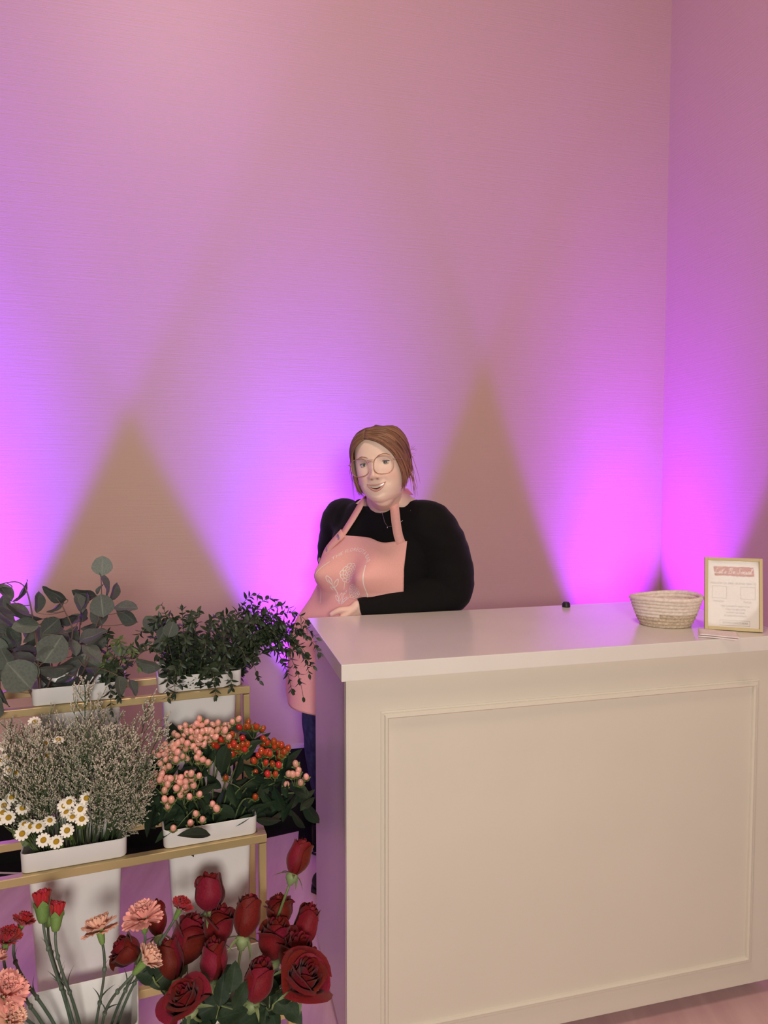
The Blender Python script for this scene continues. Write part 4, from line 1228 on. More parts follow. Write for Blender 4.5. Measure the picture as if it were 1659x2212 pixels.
def carnation(px, py, w, ang, tow, color, form, Y, stem_to, lab, cal=1.0):
    """px, py: middle of the flower head; w: its width in pixels"""
    p = P(px, py, Y)
    W = w * Y / FPX
    ax = img_dir(ang, tow, p)
    bx_ = max(-.9, min(.9, (stem_to - 170) / 120))
    b0 = foot(2, 1, bx_, SRNG.uniform(-.5, .5), -0.115)
    t = thing('carnation', lab, 'carnation', b0, 'carnations in the bottom bucket')
    Q = ax.to_track_quat('Z', 'Y').to_matrix().to_4x4()
    if form == 'open':
        base = p - ax * W * 0.26
        layers = ((9, 0.50, 12, 0, 0), (9, 0.52, 32, 0, 0.06), (9, 0.48, 52, 1, 0.09), (7, 0.42, 70, 1, 0.10), (5, 0.36, 84, 2, 0.10))
        cw = W * 0.34
    elif form == 'half':
        base = p - ax * W * 0.34
        layers = ((8, 0.60, 42, 0, 0), (8, 0.62, 58, 1, 0.02), (7, 0.60, 72, 1, 0.05), (5, 0.55, 84, 2, 0.06))
        cw = W * 0.42
    else:
        base = p - ax * W * 0.42
        layers = ((8, 0.70, 80, 1, 0.0), (8, 0.76, 84, 2, 0.0), (6, 0.74, 88, 2, 0.0))
        cw = W * 0.92
    for (n_, L, el, shp, zo) in layers:
        for k in range(n_):
            a = 2 * pi * (k + 0.5 * (el % 3)) / n_ + SRNG.uniform(-.15, .15)
            e = math.radians(el + SRNG.uniform(-6, 6))
            yv = Q @ Vector((math.cos(a) * math.cos(e), math.sin(a) * math.cos(e), math.sin(e)))
            nv_ = Q @ Vector((-math.cos(a) * math.sin(e), -math.sin(a) * math.sin(e), math.cos(e)))
            r0 = 0.10 * W * math.cos(e) if form != 'bud' else W * (0.30 if el < 82 else 0.18 if el < 86 else 0.07)
            pos = base + Q @ Vector((math.cos(a) * r0, math.sin(a) * r0, zo * W))
            s = L * W * SRNG.uniform(0.92, 1.06)
            obj('petal', FANS[color][shp], t, M=basis(pos, yv, nv_, s, s, s))
    cl = cw * (1.35 if form != 'bud' else 1.0) * cal
    cb = base - ax * cl * 0.86
    Mc = Matrix.Translation(cb) @ Q @ Matrix.Diagonal((cw, cw, cl, 1))
    cx_o = obj('calyx', calyx_me, t, M=Mc)
    obj('calyx_teeth', cal_tip, cx_o, local=Matrix())
    mo = b0 + Vector((0, 0, 0.12))
    path = bez(b0, b0.lerp(mo, 1.4), cb - ax * 0.07, cb + ax * 0.003, 14)
    obj('stem', stem_mesh('carnation_stem', path, 0.0030, 0.0024, m_cstem, 6, b0), t, local=Matrix())
    for q in (7, 11):
        pq = path[q]; tg = (path[q + 1] - path[q]).normalized()
        nd = MB().ell((0, 0, 0), (0.0042, 0.0042, 0.0055), 8, 6)
        obj('stem_node', nd.mesh('stem_node', m_cstem, True), t, M=Matrix.Translation(pq))
        for sg in ((1, -1) if q == 7 else (SRNG.choice((1, -1)),)):
            sdv = (RIGHT * sg + Vector((0, SRNG.uniform(-.5, .5), 0)))
            y_ = (tg * 1.5 + sdv * 0.4).normalized()
            L = SRNG.uniform(0.026, 0.042) * (1.2 if q == 7 else 0.6)
            obj('leaf', blade, t, M=basis(pq, y_, -(tg - y_ * tg.dot(y_)) * -1 + sdv * -0.2, L, L, L))
    return t


carnation(90, 1938, 44, 92, 12, 'red', 'bud', 1.27, 150, 'tallest red carnation bud, left one of the pair before the white bucket')
carnation(124, 1962, 38, 84, 10, 'red', 'bud', 1.25, 180, 'red carnation bud, right one of the pair before the white bucket')
carnation(104, 1958, 34, 88, 5, 'red', 'bud', 1.31, 165, 'red carnation bud half hidden behind the tall pair')
carnation(52, 1985, 44, 65, 15, 'red', 'half', 1.24, 130, 'red carnation tilted right with a bright green calyx, left of the pair')
carnation(16, 2020, 52, 78, 35, 'red', 'half', 1.20, 100, 'deep red carnation at the left edge, seen half open')
carnation(213, 1996, 66, 100, 8, 'pale', 'open', 1.20, 200, 'pale peach carnation alone before the white bucket, seen from the side')
carnation(307, 1972, 72, 97, 28, 'pink', 'open', 1.22, 240, 'large open pink carnation in front of a dark rose')
carnation(325, 2064, 60, 48, 20, 'pale', 'half', 1.20, 230, 'pale pink carnation bent to the right beside the roses')
carnation(14, 2140, 84, 60, 55, 'pink', 'open', 1.10, 60, 'big coral carnation facing the viewer at the left edge')
carnation(26, 2198, 62, 40, 50, 'pale', 'open', 1.08, 80, 'pale carnation at the bottom left corner below the coral one')
carnation(-4, 2062, 40, 60, 20, 'pink', 'half', 1.18, 90, 'pink carnation cut off by the left edge of the picture')
carnation(395, 1952, 42, 62, 30, 'red', 'half', 1.26, 260, 'bright red carnation opening among the roses, long green calyx', 1.2)

# ---- roses, bottom tier right
def rose_petal_list(openness, n_=17, seed=0):
    R = random.Random(seed)
    out = []
    for k in range(n_):
        q = k / (n_ - 1)
        Rk = 0.07 + 0.39 * q ** 0.85
        hk = 0.98 - 0.10 * q + R.uniform(-0.03, 0.03)
        top = 0.80 + (-0.12 + 0.35 * openness) * q + (0.55 * openness * max(0, q - 0.55) / 0.45)
        alpha = 1.25 - 0.25 * q
        ph = k * 2.32 + R.uniform(-.15, .15)
        curl = (0.05 + 0.16 * openness) * q ** 1.5 + R.uniform(-0.01, 0.03) * q
        dent = R.uniform(-0.3, 0.3)
        drop = 0.30 * openness * max(0, q - 0.6) / 0.4
        mb = MB()

        def fn(u, v, Rk=Rk, hk=hk, top=top, alpha=alpha, ph=ph, curl=curl, dent=dent, q=q, drop=drop):
            s = u * 2 - 1
            belly = math.sin(min(1.0, v * 1.75 + 0.10) * pi / 2) ** 0.7
            r = Rk * belly * (1 + (top - 1) * max(0, (v - 0.45) / 0.55) ** 1.3)
            r += curl * max(0, (v - 0.78) / 0.22) ** 2
            r += 0.035 * q * math.sin(s * 3.0 + dent * 8) * v * v + 0.03 * abs(s) ** 3 * v * q
            edge = 1 - 0.16 * s * s * v - 0.05 * (abs(s) ** 4)
            a = ph + s * alpha * (0.55 + 0.45 * math.sin(min(1.0, v * 1.3 + 0.1) * pi / 2))
            z = hk * v * edge - curl * 0.55 * max(0, (v - 0.85) / 0.15) ** 2 - drop * v * v * 0.8 + 0.02 * math.cos(s * 5 + dent * 9) * v ** 3
            return (r * math.cos(a), r * math.sin(a), z)
        mb.grid(fn, 8, 8)
        out.append(mb.mesh('petal', m_rose, True))
    return out


ROSE = {'bud': rose_petal_list(0.05, 14, 1), 'half': rose_petal_list(0.38, 17, 2), 'open': rose_petal_list(0.85, 21, 3)}
sep_me = leaf_mesh('sepal', m_sepal, width=0.26, peak=0.25, tip=0.9, fold=0.2, droop=0.35, nu=2, nv=6)
rl_me = leaf_mesh('leaf', m_roseleaf, width=0.66, peak=0.42, tip=0.85, fold=0.12, droop=0.2, nu=4, nv=7, wave=1)
hip_me = MB().lathe([(0.10, -0.26), (0.13, -0.2), (0.22, -0.12), (0.24, -0.04), (0.2, 0.03), (0.1, 0.06)], 10).mesh('calyx', m_sepal, True)


def rose(px, py, w, h, ang, tow, form, Y, lab, leafs=0):
    p = P(px, py, Y)
    w *= 1.1; h *= 1.06
    W = w * Y / FPX / {'bud': 0.92, 'half': 1.0, 'open': 1.28}[form]
    H = h * Y / FPX / {'bud': 1.02, 'half': 1.0, 'open': 1.15}[form]
    if tow > 35:
        H = W * {'bud': 1.2, 'half': 1.1, 'open': 0.95}[form]
    ax = img_dir(ang, tow, p)
    base = p - ax * H * 0.48
    fx = max(-.9, min(.9, (px - 490) / 180)); fy = max(-.8, min(.8, (Y - 1.33) * 6))
    b0 = foot(2, 0, fx, fy, -0.115)
    t = thing('rose', lab, 'rose', b0, 'red roses in the bottom bucket')
    M = Matrix.Translation(base) @ ax.to_track_quat('Z', 'Y').to_matrix().to_4x4() @ Matrix.Rotation(SRNG.random() * 6.28, 4, 'Z') @ Matrix.Diagonal((W, W, H, 1))
    for me in ROSE[form]:
        obj('petal', me, t, M=M)
    obj('calyx', hip_me, t, M=M)
    for k in range(5):
        a = 2 * pi * k / 5 + SRNG.uniform(-.2, .2)
        out = (M.to_3x3() @ Vector((math.cos(a), math.sin(a), 0))).normalized()
        e = SRNG.uniform(-0.9, 0.25)
        pos = base + out * W * 0.17
        yv = (out * math.cos(e) + ax * math.sin(e)).normalized()
        L = SRNG.uniform(0.026, 0.036)
        obj('sepal', sep_me, t, M=basis(pos, yv, ax, L, L, L))
    mo = b0 + Vector((0, 0, 0.14))
    path = bez(b0, mo, base - ax * 0.06, base - ax * H * 0.22, 12)
    obj('stem', stem_mesh('rose_stem', path, 0.0032, 0.0026, m_rosestem, 6, b0), t, local=Matrix())
    for q in range(leafs):
        i = 8 + (q % 4)
        sg = 1 if q % 2 else -1
        y_ = Vector((sg * SRNG.uniform(.3, 1), -SRNG.uniform(0.2, .8), SRNG.uniform(-.3, .6))).normalized()
        L = SRNG.uniform(0.035, 0.055)
        obj('leaf', rl_me, t, M=basis(path[i], y_, Vector((SRNG.uniform(-.3, .3), -0.8, 0.7)), L, L, L))
    return t


rose(452, 1926, 64, 80, 93, 8, 'bud', 1.36, 'upright dark red rose bud highest over the middle of the bunch', 1)
rose(474, 1998, 68, 80, 80, 20, 'half', 1.33, 'red rose just under the highest bud, one petal folding out', 1)
rose(533, 1977, 60, 88, 80, 10, 'bud', 1.33, 'tall red rose bud standing before the gold post', 1)
rose(408, 2028, 80, 100, 70, 12, 'half', 1.33, 'large shaded red rose left of centre in the bunch', 2)
rose(461, 2072, 58, 88, 88, 25, 'bud', 1.25, 'red rosebud in the centre of the bunch, spiral top showing', 2)
rose(367, 2072, 56, 86, 100, 10, 'bud', 1.28, 'narrow red rose behind the pale pink carnation', 2)
rose(273, 2053, 60, 62, 150, 15, 'half', 1.30, 'dark red rose furthest left, drooping sideways', 1)
rose(339, 1982, 42, 74, 95, 0, 'bud', 1.36, 'dark rose bud hidden behind the large pink carnation', 1)
rose(400, 2158, 86, 92, 115, 42, 'open', 1.15, 'open red rose at the front left of the bunch, facing up', 2)
rose(645, 1850, 50, 76, 72, 2, 'bud', 1.40, 'lone red rosebud on a long stem rising beside the counter', 0)
rose(604, 1966, 58, 64, 95, 10, 'half', 1.40, 'ruffled dark red rose just right of the gold post', 1)
rose(662, 1998, 54, 92, 75, 15, 'bud', 1.38, 'red rose with a frilled top beside the end panel of the counter', 1)
rose(596, 2028, 76, 82, 80, 22, 'half', 1.33, 'shaded red rose in the middle of the right group', 2)
rose(640, 2060, 72, 82, 72, 25, 'half', 1.30, 'red rose behind the big open one, outer petal smooth and lit', 1)
rose(558, 2118, 66, 92, 75, 28, 'bud', 1.22, 'red rose with a neat spiral centre over the white bucket corner', 2)
rose(658, 2112, 100, 98, 62, 46, 'open', 1.20, 'largest open red rose, spiral facing the viewer, at lower right', 2)
# loose leaves along the bunch sit on three leafy stems
for (px, py, Y, L, ang, fx, lab, lv) in ((330, 2110, 1.24, 0.06, 150, -.8, 'leafy rose stem showing at the left below the carnations', ((318, 2105, 62, 160), (350, 2120, 55, 200), (335, 2085, 60, 140))),
                                         (470, 2160, 1.17, 0.05, 60, -.2, 'leafy rose stem deep in the front of the bunch', ((450, 2180, 70, 210), (500, 2190, 70, 20), (480, 2140, 60, 80), (520, 2150, 60, 60), (430, 2120, 60, 150), (505, 2110, 60, 80), (450, 2205, 60, 240))),
                                         (590, 2170, 1.20, 0.05, 30, .6, 'leafy rose stem hanging over the right corner of the bucket', ((560, 2190, 62, 300), (605, 2170, 60, 320), (590, 2200, 60, 280), (540, 2200, 80, 215), (620, 2150, 50, 30)))):
    b0 = foot(2, 0, fx, -.6, -0.115)
    tp = P(px, py, Y)
    t = thing('rose_leaf_stem', lab, 'rose leaves', b0)
    path = bez(b0, b0 + Vector((0, 0, 0.12)), tp - Vector((0, 0, 0.03)), tp, 8)
    obj('stem', stem_mesh('leaf_stem', path, 0.003, 0.0018, m_rosestem, 5, b0), t, local=Matrix())
    for (lx, ly, Lp, a) in lv:
        c_ = P(lx, ly, Y + SRNG.uniform(-.01, .03)); Lm = Lp * Y / FPX
        ax = img_dir(a, 10, c_)
        base = c_ - ax * Lm / 2
        lo_ = obj('leaf', rl_me, t, M=basis(base, ax, (CAMP - c_).normalized() + Vector((SRNG.uniform(-.6, .6), 0, SRNG.uniform(-.2, .6))), Lm, Lm, Lm))
        k = min(range(3, 9), key=lambda i: (path[i] - base).length)
        obj('leaf_stalk', MB().tube([path[k] - base, Vector((0, 0, 0))], [0.0012, 0.001], 4).mesh('leaf_stalk', m_rosestem), lo_, M=Matrix.Translation(base))

fp = SH.p(-0.600, TY[1] + 0.009, TH[1] + 0.0015)
o = obj('fallen_petal', MB().grid(lambda u, v: ((u - 0.5) * 0.010 * math.sin(0.2 + v * 2.7), v * 0.030, 0.0006 + 0.012 * v * v), 4, 6).mesh('fallen_petal', m_dpet, True), None, Matrix.Translation(fp) @ Matrix.Rotation(math.radians(-58), 4, 'Z'))
tag(o, 'single pale fallen petal lying on the middle gold rail', 'petal')
# ------------------------------------------------------------------ the woman behind the counter
PSI = math.radians(35)
PB = Matrix.Translation((-0.01, 2.43, 0.0)) @ Matrix.Rotation(-PSI, 4, 'Z')
PBi = PB.inverted()
person = thing('person', 'smiling woman in a black top, pink apron and gold glasses leaning behind the counter', 'person', PB)


def loc(px, py, Y):
    return PBi @ P(px, py, Y)


TZ = np.array([0.70, 0.78, 0.86, 0.93, 1.00, 1.07, 1.12, 1.18, 1.25, 1.31, 1.36, 1.395, 1.42, 1.445])
TA = np.array([0.22, 0.235, 0.252, 0.25, 0.228, 0.200, 0.190, 0.192, 0.192, 0.190, 0.182, 0.155, 0.110, 0.070])
TF = np.array([0.12, 0.14, 0.155, 0.165, 0.165, 0.155, 0.150, 0.150, 0.135, 0.108, 0.085, 0.070, 0.062, 0.055])
TK = np.array([0.15, 0.17, 0.175, 0.16, 0.14, 0.125, 0.120, 0.125, 0.125, 0.115, 0.100, 0.085, 0.070, 0.060])
CX0 = np.array([-0.066, -0.072, -0.075, -0.074, -0.060, -0.036, -0.020, -0.006, 0, 0, 0, 0, 0, 0])
CX = CX0 + np.array([0, 0, 0, 0, 0, 0, 0, 0.002, 0.010, 0.024, 0.038, 0.048, 0.054, 0.056])
CY = CX0 * 0.62 + np.array([0, 0, 0, 0, 0, 0, 0, -0.003, -0.008, -0.016, -0.024, -0.032, -0.037, -0.040])      # she leans forward from the waist


def tv(z, T):
    return float(np.interp(z, TZ, T))


def bust(x, z):
    b = 0
    for sx in (-1, 1):
        b += 0.072 * math.exp(-((x - sx * 0.088) / 0.060) ** 2 - ((z - 1.178) / 0.058) ** 2)
    return b


def torso_pt(phi, z, off=0.0):
    a = tv(z, TA) + off; f_ = tv(z, TF) + off; k = tv(z, TK) + off
    c, s = math.cos(phi), math.sin(phi)
    e = 0.86
    sx = math.copysign(abs(s) ** e, s)
    x = a * sx
    y = -f_ * abs(c) ** e if c > 0 else k * abs(c) ** e
    if c > 0:
        y -= bust(x, z) * min(1, c * 2.2)
    return Vector((x + tv(z, CX), y + tv(z, CY), z))


def torso_loft(mb, z0, z1, off, nz=44, n=48):
    v = []; f = []
    for i in range(nz + 1):
        z = z0 + (z1 - z0) * i / nz
        for k in range(n):
            v.append(torso_pt(2 * pi * k / n, z, off))
    for i in range(nz):
        for k in range(n):
            f.append((i * n + k, i * n + (k + 1) % n, (i + 1) * n + (k + 1) % n, (i + 1) * n + k))
    f.append(tuple(range(n - 1, -1, -1))); f.append(tuple(nz * n + k for k in range(n)))
    mb.add(v, f)


def limb(mb, pts, rad, n=20, sub=6):
    """smooth tapering limb through joints"""
    P_ = []; R_ = []
    for i in range(len(pts) - 1):
        p0 = pts[max(i - 1, 0)]; p1 = pts[i]; p2 = pts[i + 1]; p3 = pts[min(i + 2, len(pts) - 1)]
        for q in range(sub):
            u = q / sub
            P_.append(0.5 * (2 * p1 + (p2 - p0) * u + (2 * p0 - 5 * p1 + 4 * p2 - p3) * u * u + (3 * p1 - p0 - 3 * p2 + p3) * u ** 3))
            R_.append(rad[i] + (rad[i + 1] - rad[i]) * (3 * u * u - 2 * u ** 3))
    P_.append(pts[-1]); R_.append(rad[-1])
    mb.tube(P_, R_, n)
    mb.ell(P_[0], (R_[0],) * 3, 16, 10); mb.ell(P_[-1], (R_[-1],) * 3, 16, 10)


# joints (in the woman's own frame)
sh_l = Vector((0.215, -0.018, 1.342)); sh_r = Vector((-0.172, -0.005, 1.345))
arm_l = [Vector((0.12, -0.04, 1.35)), sh_l, loc(962, 1200, 2.335), loc(975, 1268, 2.34), loc(940, 1290, 2.32), loc(870, 1303, 2.27), loc(785, 1315, 2.24)]
arm_lr = [0.060, 0.070, 0.080, 0.072, 0.062, 0.046, 0.030]
arm_r = [Vector((-0.12, -0.03, 1.35)), sh_r, Vector((-0.248, 0.05, 1.22)), Vector((-0.265, 0.07, 1.09)), Vector((-0.262, 0.03, 0.97)), Vector((-0.250, -0.03, 0.90))]
arm_rr = [0.060, 0.066, 0.062, 0.052, 0.044, 0.030]
hip_l = Vector((0.05, -0.03, 0.80)); hip_r = Vector((-0.19, -0.045, 0.80))
leg_l = [hip_l, Vector((0.06, -0.02, 0.62)), Vector((0.075, -0.01, 0.46)), Vector((0.085, 0.02, 0.25)), Vector((0.09, 0.03, 0.09))]
leg_r = [hip_r, Vector((-0.200, -0.04, 0.62)), Vector((-0.212, -0.035, 0.46)), Vector((-0.195, 0.0, 0.25)), Vector((-0.175, 0.02, 0.09))]
leg_rad = [0.115, 0.100, 0.080, 0.066, 0.046]

# head frame
HS = 1.06
HM = PBi @ Matrix.Translation(P(824, 1003, 2.2)) @ Matrix.Rotation(math.radians(-15), 4, 'Z') @ Matrix.Rotation(math.radians(-8), 4, 'Y') @ Matrix.Scale(HS, 4)
HZ = np.array([-0.115, -0.111, -0.104, -0.094, -0.080, -0.062, -0.040, -0.015, 0.01, 0.035, 0.058, 0.078, 0.094, 0.106, 0.113, 0.115])
HW = np.array([0.004, 0.022, 0.038, 0.050, 0.060, 0.067, 0.0715, 0.0735, 0.0745, 0.0745, 0.071, 0.062, 0.049, 0.033, 0.016, 0.004])
HF = np.array([0.050, 0.066, 0.078, 0.084, 0.0865, 0.088, 0.090, 0.0905, 0.0905, 0.0895, 0.086, 0.077, 0.062, 0.042, 0.020, 0.004])
HB = np.array([-0.020, -0.005, 0.012, 0.030, 0.048, 0.062, 0.075, 0.088, 0.094, 0.096, 0.092, 0.082, 0.066, 0.045, 0.022, 0.004])


def hv(z, T):
    return float(np.interp(z, HZ, T))


def seg_d(x, z, a, b):
    ax, az = a; bx2, bz = b
    t_ = max(0, min(1, ((x - ax) * (bx2 - ax) + (z - az) * (bz - az)) / ((bx2 - ax) ** 2 + (bz - az) ** 2)))
    return math.hypot(x - ax - t_ * (bx2 - ax), z - az - t_ * (bz - az))


def face_bump(x, z):
    G = lambda cx, cz, sx, sz, a: a * math.exp(-((x - cx) / sx) ** 2 - ((z - cz) / sz) ** 2)
    b = 0
    # nose
    pr = float(np.interp(z, [-0.052, -0.045, -0.040, -0.034, -0.024, -0.008, 0.008, 0.02], [0, 0.004, 0.017, 0.0225, 0.019, 0.012, 0.006, 0.0]))
    sg = float(np.interp(z, [-0.045, -0.034, -0.015, 0.01], [0.015, 0.0125, 0.0095, 0.009]))
    b += pr * math.exp(-(x / sg) ** 2)
    for s in (-1, 1):
        b += G(s * 0.0145, -0.039, 0.007, 0.0065, 0.0085)
        b += G(s * 0.031, 0.001, 0.017, 0.011, -0.0075)
        b += G(s * 0.032, 0.021, 0.020, 0.007, 0.0030)
        b += G(s * 0.041, -0.034, 0.019, 0.016, 0.0075)
        b += G(s * 0.045, -0.066, 0.018, 0.018, 0.003)
        d = seg_d(abs(x), z, (0.020, -0.040), (0.0345, -0.060))
        b -= 0.0036 * math.exp(-(d / 0.0042) ** 2) if x * s > 0 else 0
    b += G(0, -0.066, 0.026, 0.017, 0.0045)
    b += G(0, -0.100, 0.020, 0.012, 0.0055)
    b += G(0, -0.087, 0.024, 0.005, -0.0025)
    return b


def head_surf(phi, z, off=0.0):
    c, s = math.cos(phi), math.sin(phi)
    w = hv(z, HW) + off; f_ = hv(z, HF) + off; k = hv(z, HB) + off
    e = 0.88 if c > 0 else 0.95
    x = w * math.copysign(abs(s) ** e, s)
    y = -f_ * abs(c) ** e if c > 0 else k * abs(c) ** 0.95
    if c > 0:
        y -= face_bump(x, z) * min(1, c * 1.8)
    return Vector((x, y, z))


def face_pt(x, z, off=0.0):
    """point on the front of the face at x, z"""
    w = hv(z, HW); f_ = hv(z, HF)
    s = min(1, abs(x / w)) ** (1 / 0.88)
    c = math.sqrt(max(0, 1 - s * s))
    return Vector((x, -f_ * c ** 0.88 - face_bump(x, z) * min(1, c * 1.8) - off, z))


def head_grid(mb):
    n = 88; zs = list(np.concatenate([np.linspace(-0.115, -0.10, 7), np.linspace(-0.098, 0.05, 62), np.linspace(0.053, 0.115, 18)]))
    v = []; f = []
    for z in zs:
        for k in range(n):
            v.append(HM @ head_surf(2 * pi * k / n, z))
    for i in range(len(zs) - 1):
        for k in range(n):
            f.append((i * n + k, i * n + (k + 1) % n, (i + 1) * n + (k + 1) % n, (i + 1) * n + k))
    f.append(tuple(range(n - 1, -1, -1))); f.append(tuple((len(zs) - 1) * n + k for k in range(n)))
    mb.add(v, f)


bd = MB()
head_grid(bd)
for s in (-1, 1):
    M = HM @ Matrix.Translation((s * 0.075, 0.014, -0.014)) @ Matrix.Rotation(s * math.radians(-28), 4, 'Z') @ Matrix.Rotation(math.radians(-8), 4, 'X')
    bd.ell((0, 0, 0), (0.007, 0.018, 0.031), 14, 10, M)
nk_top = HM @ Vector((0, 0.022, -0.055))
chin_u = HM @ Vector((0.0, -0.030, -0.092))
limb(bd, [Vector((0.055, -0.022, 1.35)), Vector((0.046, -0.050, 1.405)), nk_top], [0.066, 0.059, 0.055])
limb(bd, [Vector((0.036, -0.045, 1.415)), chin_u], [0.042, 0.036])     # soft under-chin
torso_loft(bd, 0.72, 1.445, -0.004)
limb(bd, arm_l, [r - 0.004 for r in arm_lr]); limb(bd, arm_r, [r - 0.004 for r in arm_rr])
limb(bd, leg_l, [r - 0.004 for r in leg_rad]); limb(bd, leg_r, [r - 0.004 for r in leg_rad])
for sx, an in ((0.09, leg_l[-1]), (-0.12, leg_r[-1])):
    limb(bd, [an, Vector((an.x, an.y - 0.01, 0.05)), Vector((an.x + (0.01 if sx > 0 else -0.01), an.y - 0.13, 0.045))], [0.038, 0.036, 0.026])


def hand(mb, wrist, palm_end, palm_n, tips_bend, sideways):
    """palm and five jointed fingers; palm_n is the back of the hand, sideways points to the thumb side"""
    ax = (palm_end - wrist).normalized(); sd = sideways - ax * sideways.dot(ax); sd.normalize()
    nn = ax.cross(sd).normalized()
    if nn.dot(palm_n) < 0:
        nn = -nn
    for k in range(4):      # palm as four blended metacarpals
        off = (k - 1.5) * -0.0185
        limb(mb, [wrist + sd * off * 0.55, palm_end + sd * off], [0.0175, 0.0125], 12, 5)
    LEN = (0.070, 0.078, 0.072, 0.056)
    for k in range(4):
        off = (k - 1.5) * -0.0195
        b = palm_end + sd * off - ax * 0.004
        L = LEN[k]
        d0 = (ax + sd * (-(k - 1.5) * 0.05)).normalized()
        p1 = b + (d0 - nn * tips_bend * 0.5).normalized() * L * 0.45
        p2 = p1 + (d0 - nn * tips_bend * 1.3).normalized() * L * 0.32
        p3 = p2 + (d0 - nn * tips_bend * 2.0).normalized() * L * 0.24
        limb(mb, [b, p1, p2, p3], [0.0098, 0.0092, 0.0084, 0.0070], 12, 4)
    tb = wrist + ax * 0.022 + sd * 0.024
    t1 = tb + (ax * 0.75 + sd * 0.75 - nn * 0.25).normalized() * 0.036
    t2 = t1 + (ax * 0.95 + sd * 0.25 - nn * 0.4).normalized() * 0.030
    limb(mb, [wrist + sd * 0.008, tb, t1, t2], [0.015, 0.0125, 0.0105, 0.0085], 12, 4)


wr_l = loc(778, 1314, 2.238)
hand(bd, wr_l, loc(751, 1346, 2.228), PBi.to_3x3() @ Vector((0.1, -0.8, 0.5)), 0.35, PBi.to_3x3() @ Vector((-0.3, -0.35, 0.9)))
wr_r = arm_r[-1]
hand(bd, wr_r, wr_r + Vector((0.02, -0.06, -0.05)), Vector((-1, -0.1, 0.1)), 0.3, Vector((0.1, -0.6, 0.5)))
m_skin = attr_mat('skin', 'col', rough=0.48, subsurf=0.12, spec=0.35)
me = remesh(bd, 'body', 0.0031, m_skin, iters=3, fac=0.5)
ca = me.color_attributes.new('col', 'FLOAT_COLOR', 'POINT')
n_ = len(me.vertices)
co = np.empty(n_ * 3, np.float32); me.vertices.foreach_get('co', co); co = co.reshape(-1, 3)
Hi = np.array(HM.inverted())
hc = co @ Hi[:3, :3].T + Hi[:3, 3]
skin = np.tile(np.array([0.90, 0.67, 0.55]), (n_, 1))
ch = np.zeros(n_)
for s in (-1, 1):
    ch += np.exp(-((hc[:, 0] - s * 0.042) / 0.022) ** 2 - ((hc[:, 2] + 0.036) / 0.018) ** 2) * (hc[:, 1] < 0)
ch += 0.8 * np.exp(-(hc[:, 0] / 0.014) ** 2 - ((hc[:, 2] + 0.034) / 0.012) ** 2) * (hc[:, 1] < -0.09)
skin += np.clip(ch, 0, 1)[:, None] * np.array([0.03, -0.05, -0.04])
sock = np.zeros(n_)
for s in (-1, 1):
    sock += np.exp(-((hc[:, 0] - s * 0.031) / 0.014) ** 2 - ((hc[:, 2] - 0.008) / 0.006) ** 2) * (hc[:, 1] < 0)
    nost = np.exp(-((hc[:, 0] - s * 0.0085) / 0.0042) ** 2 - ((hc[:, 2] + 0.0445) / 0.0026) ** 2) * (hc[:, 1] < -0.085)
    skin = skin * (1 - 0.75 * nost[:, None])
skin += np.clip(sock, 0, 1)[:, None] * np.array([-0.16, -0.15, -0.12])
hand_d = np.exp(-(np.linalg.norm(co - np.array(loc(750, 1328, 2.222)), axis=1) / 0.07) ** 2)
skin += hand_d[:, None] * np.array([0.03, -0.06, -0.05])
buf = np.ones((n_, 4), np.float32); buf[:, :3] = np.clip(skin, 0.01, 1)
ca.data.foreach_set('color', buf.ravel())
obj('body', me, person, local=Matrix())

